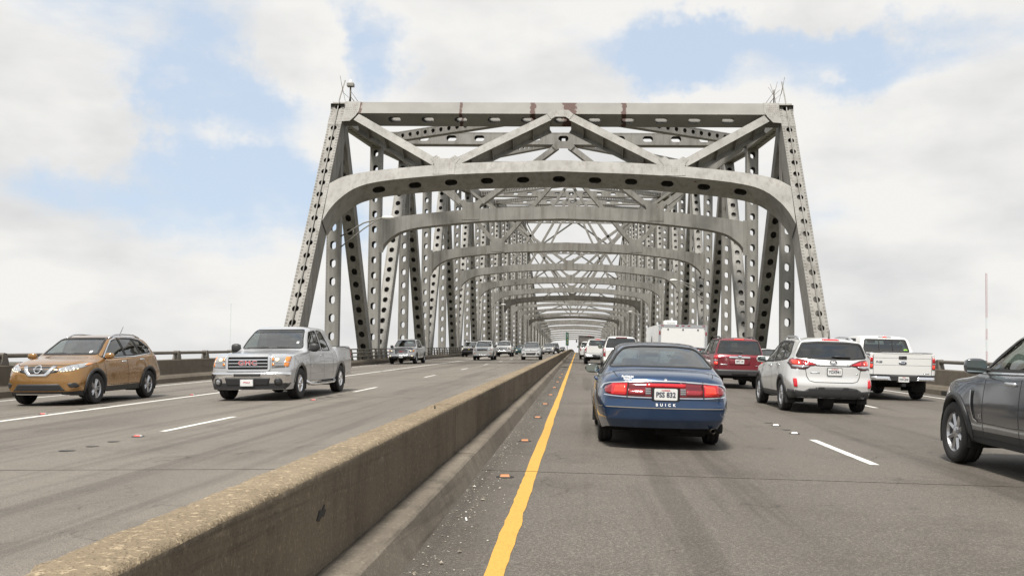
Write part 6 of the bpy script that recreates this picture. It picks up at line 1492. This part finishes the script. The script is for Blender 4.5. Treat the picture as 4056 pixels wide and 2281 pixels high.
for v in (.86, .93, 1.0, 1.07): c.strip('grille_slot', [(-.5, v), (.5, v)], 'front', .03, .026, 'dark_under')
lamps(c, [(.62, .86), (.93, .87), (.94, 1.10), (.62, 1.10)], False, [(.86, .90), (.93, .90), (.935, 1.06), (.86, 1.06)]); c.patch('front_bumper', [(-.96, .44), (.96, .44), (.97, .72), (-.97, .72)], 'front', .06, 'chrome', res=.14, along=True, skirt=.06); c.patch('bumper_valance', [(-.9, .44), (.9, .44), (.9, .56), (-.9, .56)], 'front', .07, 'black_plastic', res=.14, along=True); c.finish()
def cross(name, label, x, y, paint, oncoming=True, ds=.08, spec=ROGUE, lit=False, sc=.97, lip=None, clad=True, wb=2.706, tr=1.585, r=.36):
    c = Car(name, label, 'car', x, y, spec, paint, oncoming, ds=ds, M=34, sc=sc)
    c.wheels(wb, tr, r, .225, .225, 5, 'alloy', False, arch=.06, lip=lip or 'black_plastic', lipw=.05)
    if spec is ROGUE:
        c.window('windshield', [(-.665, 1.165), (.665, 1.165), (.54, 1.555), (-.54, 1.555)], 'front', 'glass_clear', cond=lambda q: q[:, 1] > 0, res=.12)
        c.windows([[(.88, 1.10), (.24, 1.475), (-.16, 1.545), (-.20, 1.115)], [(-.27, 1.118), (-.23, 1.55), (-.92, 1.54), (-1.0, 1.155)]], 'glass_privacy', res=.14)
        c.window('rear_window', [(-.55, 1.18), (.55, 1.18), (.46, 1.50), (-.46, 1.50)], 'rear', 'glass_privacy', cond=lambda q: q[:, 1] < -1.3, res=.14)
        c.interior([(-.37, .0, .25), (.37, .0, .25), (0, -.95, .62)], .62, (.85, 1.09), 'interior'); c.mirrors(.82, 1.07, .05, .22, .155, paint, .16)
    else:
        c.window('windshield', [(-.66, 1.02), (.66, 1.02), (.53, 1.34), (-.53, 1.34)], 'front', 'glass_clear', cond=lambda q: q[:, 1] > 0, res=.12)
        c.window('rear_window', RWIN, 'rear', 'glass_privacy', cond=lambda q: (q[:, 1] < -1.0) & (q[:, 1] > -1.95), res=.14)
        c.windows([[(.82, .975), (.28, 1.245), (-.10, 1.315), (-.16, .97)], [(-.24, .97), (-.19, 1.315), (-.85, 1.30), (-1.12, 1.16), (-1.12, .985)]], 'glass_side', res=.14)
        c.interior([(-.37, .0, .25), (.37, .0, .25), (0, -.95, .62)], .42, (.85, .96), 'interior', zf=.62, hb=.25); c.mirrors(.72, .94, .03, .22, .15, paint, .16)
    return c
c = cross('crossover_car', 'white crossover car with wide black lower grille beside the median barrier', -4.12, 84.9, 'paint_white', ds=.06)
lamps(c, [(.44, .80), (.60, .80), (.84, .90), (.84, .955), (.60, .90), (.44, .85)], False); c.patch('grille', [(-.42, .80), (.42, .80), (.44, .845), (-.44, .845)], 'front', .01, 'black_plastic', res=.08); c.strip('grille_bar', [(-.42, .85), (.42, .85)], 'front', .02, .016, 'chrome')
c.patch('lower_grille', [(-.40, .45), (.40, .45), (.47, .66), (-.47, .66)], 'front', .008, 'black_plastic', res=.08); c.sym('fog_lamp_bezel', [(.52, .47), (.76, .45), (.78, .56), (.58, .65)], 'front', .008, 'black_plastic', res=.06); c.sym('fog_lamp', [(.62+.05*math.cos(a), .52+.04*math.sin(a)) for a in np.linspace(0, 2*math.pi, 10)[:-1]], 'front', .014, 'lens_white', res=.06)
c.patch('emblem', [(.07*math.cos(a), .85+.03*math.sin(a)) for a in np.linspace(0, 2*math.pi, 14)[:-1]], 'front', .024, 'paint_blue', res=.06); c.finish(clad=(.075, 'cladding', 'black_plastic'))
c = cross('crossover_car', 'silver crossover car with headlights on behind the white crossover', -4.35, 140.5, 'paint_silver', ds=.1)
lamps(c, [(.46, .78), (.80, .80), (.85, .93), (.46, .88)], True, r=.09); c.patch('grille', [(-.36, .74), (.36, .74), (.40, .86), (-.40, .86)], 'front', .01, 'black_plastic', res=.1); c.patch('lower_grille', [(-.60, .36), (.60, .36), (.50, .50), (-.50, .50)], 'front', .008, 'black_plastic', res=.1); c.plate(0, .60, 'front', None, None, None); c.finish(clad=(.075, 'cladding', 'black_plastic'))
c = suv('utility_car', 'black sport utility car half hidden behind the silver crossover', -3.9, 153, 'paint_black', True, ds=.12, M=26); c.roof_rails(.60, 0, -2., 'black_plastic', .05); lamps(c, [(.54, .88), (.80, .88), (.84, 1.0), (.54, 1.02)], False); c.finish()
c = cross('sedan_car', 'teal sedan with headlights on behind the white crossover', -8.3, 139, 'paint_teal', spec=SEDAN, ds=.1, lip='paint_teal', wb=2.77, tr=1.51, r=.325)
lamps(c, [(.42, .60), (.68, .60), (.74, .72), (.46, .70)], True, r=.08); c.patch('grille', [(-.34, .55), (.34, .55), (.34, .69), (-.34, .69)], 'front', .01, 'black_plastic', res=.1); c.finish()
c = cross('sedan_car', 'small silver sedan far down the oncoming lane by the barrier', -5.2, 206, 'paint_silver2', spec=SEDAN, ds=.14, lip='paint_silver2', wb=2.77, tr=1.51, r=.325, sc=1.)
lamps(c, [(.42, .60), (.68, .60), (.74, .72), (.46, .70)], True, r=.08); c.patch('grille', [(-.34, .50), (.34, .50), (.34, .60), (-.34, .60)], 'front', .01, 'black_plastic', res=.1); c.finish()
c = suv('utility_car', 'small white sport utility car just behind the far silver sedan', -5.6, 226, 'paint_white', True, ds=.14, M=24); lamps(c, [(.54, .88), (.80, .88), (.84, 1.0), (.54, 1.02)], False); c.finish()
c = suv('utility_car', 'small dark sport utility car farthest down the oncoming lane', -4.5, 276, 'paint_black', True, ds=.14, M=24); lamps(c, [(.54, .88), (.80, .88), (.84, 1.0), (.54, 1.02)], True, r=.1); c.finish()

# ---- traffic ahead in our lanes
c = suv('utility_car', 'big white sport utility car with dark rear glass ahead of the blue sedan', 2.18, 50.7, 'paint_white', False, sc=1.03, ds=.07, R=.40)
for sx in (-1, 1):
    q = lambda P: [(sx*u, v) for u, v in (P if sx > 0 else P[::-1])]
    o = c.patch('tail_light', q([(.76, .74), (.885, .74), (.89, 1.17), (.78, 1.17)]), 'rear', .014, 'lens_red', res=.08); c.patch('reverse_lamp', q(bar(.785, .86, .93, 1.0)), 'rear', .02, 'lens_white', parent=o, res=.08)
c.patch('high_brake_light', bar(-.28, .28, 1.675, 1.71), 'rear', .02, 'lens_dark_red', res=.08); c.patch('rear_bumper', [(-.90, .44), (.90, .44), (.92, .66), (-.92, .66)], 'rear', .07, 'paint_white', res=.12, along=True, skirt=.08); c.plate(0, .90, 'rear', None, None); c.roof_rails(.60, 0, -2., 'black_plastic', .05); c.mirrors(.85, 1.18, .05, .24, .2, 'paint_black', .16); c.finish()
c = truck('pickup_truck', 'white pickup with tow mirrors and chrome bumper ahead of the big white utility', 1.40, 68.9, 'paint_white', False, SPC, -1.48, 1.32, 2.03, rwin='glass_side')
for sx in (-1, 1):
    q = lambda P: [(sx*u, v) for u, v in (P if sx > 0 else P[::-1])]
    o = c.patch('tail_light', q(bar(.85, .96, .84, 1.24)), 'rear', .016, 'lens_red', res=.08); c.patch('reverse_lamp', q(bar(.86, .945, .87, .94)), 'rear', .022, 'lens_white', parent=o, res=.08)
    c.patch('rear_bumper', q(bar(.38, .97, .50, .70)), 'rear', .14, 'chrome', res=.12, along=True, skirt=.1)
c.patch('bumper_pad', bar(-.40, .40, .50, .72), 'rear', .13, 'black_plastic', res=.12, along=True, skirt=.1); c.patch('high_brake_light', bar(-.2, .2, 1.795, 1.825), 'rear', .02, 'lens_red_hot', res=.08); c.strip('tailgate_crease', [(-.83, .80), (.83, .80)], 'rear', .03, .004, 'silver_trim'); c.antenna(.6, 1.3, .7, -.3, .012); c.finish()
c = suv('utility_car', 'white utility car with black mirrors glimpsed past the white pickup', 1.0, 92, 'paint_white', False, ds=.12, M=26); c.sym('tail_light', bar(.76, .88, .80, 1.15), 'rear', .014, 'lens_red', res=.1); c.mirrors(.85, 1.18, .10, .28, .22, 'paint_black', .16); c.finish()
c = cross('sedan_car', 'blue sedan mostly hidden in front of the red utility car', 4.95, 41.9, 'paint_blue', False, spec=SEDAN, ds=.08, lip='paint_blue', wb=2.77, tr=1.51, r=.325, sc=.95); c.sym('tail_light', bar(.45, .78, .72, .86), 'rear', .012, 'lens_red', res=.08); c.finish()
c = cross('sedan_car', 'white sedan mostly hidden beyond the silver crossover', 8.95, 45.5, 'paint_white', False, spec=SEDAN, ds=.08, lip='paint_white', wb=2.77, tr=1.51, r=.325, sc=.97); c.sym('tail_light', bar(.45, .78, .72, .86), 'rear', .012, 'lens_red', res=.08); c.finish()

# white cargo trailer
def tmat(x, y): 
    fw = Vector((0, 1, slope(y))).normalized(); rt = Vector((1, 0, -CROSS)).normalized(); up = rt.cross(fw).normalized(); rt = fw.cross(up); m = Matrix((rt, fw, up)).transposed().to_4x4(); m.translation = Vector((x, y, zr(x, y)+.004)); return m
t = empty('cargo_trailer', mat=tmat(5.03, 46.)); tag(t, 'tall white cargo trailer with roof air conditioner in the middle lane', 'trailer')
W2, H0, H1, LT = 1.18, .55, 2.42, 8.2
mb = MB(); mb.rbox((0, LT/2, (H0+H1)/2), (W2, LT/2, (H1-H0)/2), .05); mb.out('body', 'white_panel', t)
for k in range(13):
    for sx in (-1, 1): mb = MB(); mb.box((sx*(W2+.004), .35+k*.62, (H0+H1)/2), (.006, .012, (H1-H0)/2-.08)); mb.out('side_seam', 'sign_white', t)
mb = MB(); mb.box((0, -.012, 1.52), (W2-.16, .014, .80)); ramp_ = mb.out('ramp_door', 'white_panel', t)
mb = MB(); mb.box((0, -.03, 1.25), (.045, .012, .10)); mb.out('door_latch', 'rail_paint', ramp_)
for sx in (-1, 1):
    mb = MB(); mb.box((sx*(W2-.06), -.01, 1.45), (.055, .02, .93)); mb.out('corner_post', 'silver_trim', t)
    mb = MB(); mb.rbox((sx*(W2-.065), -.04, 2.02), (.035, .02, .085), .015); mb.out('marker_lamp', 'lens_red', t)
mb = MB(); mb.box((0, -.012, 2.36), (W2-.02, .022, .075)); cap = mb.out('top_rail', 'silver_trim', t)
for u in (-1.0, -.28, 0, .28, 1.0): mb = MB(); mb.rbox((u, -.04, 2.38), (.07, .012, .022), .008); mb.out('clearance_lamp', 'lens_red', cap)
for u in (-.72, 0, .72): mb = MB(); mb.lathe([(0, .04), (-.02, .035), (-.02, 0)], 10, 1, (u, -.028, 2.20)); mb.out('door_bumper', 'rubber', ramp_)
mb = MB(); mb.rbox((-.42, 2.2, 2.55), (.32, .45, .13), .06); ac = mb.out('air_conditioner', 'plate_white', t, True)
for k in range(9): mb = MB(); mb.box((-.62+k*.05, 1.745, 2.55), (.012, .012, .06)); mb.out('vent_slat', 'silver_trim', ac)
mb = MB(); mb.prism(rounded([(3.6, 1.25), (4.3, 1.25), (4.25, 1.75), (3.95, 1.95), (3.65, 1.7)], .1), lambda u, v: (-W2-.012, u, v), lambda u, v: (-W2-.002, u, v)); mb.out('side_emblem', 'rail_paint', t)
ty, ri, bd = wheel_mesh(.36, .22, .22, 6, 'alloy', False)
for yw in (3.4, 4.25):
    for sx in (-1, 1):
        o = link('wheel', ty, t); o.matrix_basis = Matrix.Translation((sx*1.05, yw, .36)) @ Matrix.Rotation(math.pi if sx < 0 else 0, 4, 'Z'); link('rim', ri, o)
mb = MB(); mb.box((0, LT/2+.4, .48), (.5, LT/2+.3, .06)); mb.out('chassis', 'dark_under', t)
mb = MB(); mb.box((0, -.05, .45), (1.1, .05, .08)); mb.out('rear_bumper', 'black_plastic', t)

# grey dump truck far ahead
t = empty('dump_truck', mat=tmat(1.25, 146)); tag(t, 'grey dump truck seen from behind far ahead in the left lane', 'truck')
mb = MB(); mb.prism([(-1.22, 1.05), (1.22, 1.05), (1.25, 2.85), (-1.25, 2.85)], lambda u, v: (u, .0-.10*(v-1), v), lambda u, v: (u, 5.2, v)); bd_ = mb.out('dump_body', 'paint_truckgrey', t)
for u in (-1.2, -.4, .4, 1.2): mb = MB(); mb.box((u, -.2, 1.95), (.05, .06, .88)); mb.out('body_rib', 'paint_truckgrey', bd_)
for v in (1.1, 1.9, 2.8): mb = MB(); mb.box((0, -.22, v), (1.26, .05, .05)); mb.out('body_rib', 'paint_truckgrey', bd_)
mb = MB(); mb.box((.45, -.29, 2.78), (.25, .03, .04)); mb.out('clearance_lamp', 'lens_red', bd_)
mb = MB(); mb.rbox((0, 6.6, 1.75), (1.15, .9, .95), .12); mb.out('cab', 'paint_truckgrey', t); mb = MB(); mb.box((0, 3.6, .85), (.45, 4.2, .14)); mb.out('chassis', 'dark_under', t)
for sx in (-1, 1):
    mb = MB(); mb.box((sx*.85, -.25, .62), (.34, .01, .38)); mb.out('mud_flap', 'rubber', t)
    mb = MB(); mb.box((sx*.62, -.3, 1.0), (.18, .02, .05)); mb.out('tail_light', 'lens_red_lit', t)
    mb = MB(); mb.tube([(sx*1.15, 7.1, 1.9), (sx*1.55, 7.15, 2.0)], .03, 6); mb.rbox((sx*1.55, 7.15, 2.0), (.09, .04, .22), .03); mb.out('mirror', 'paint_black', t)
ty2, ri2, bd2 = wheel_mesh(.50, .28, .27, 8, 'alloy', False)
for yw in (.9, 2.2, 6.9):
    for sx in (-1, 1):
        o = link('wheel', ty2, t); o.matrix_basis = Matrix.Translation((sx*.95, yw, .50)) @ Matrix.Rotation(math.pi if sx < 0 else 0, 4, 'Z'); link('rim', ri2, o)
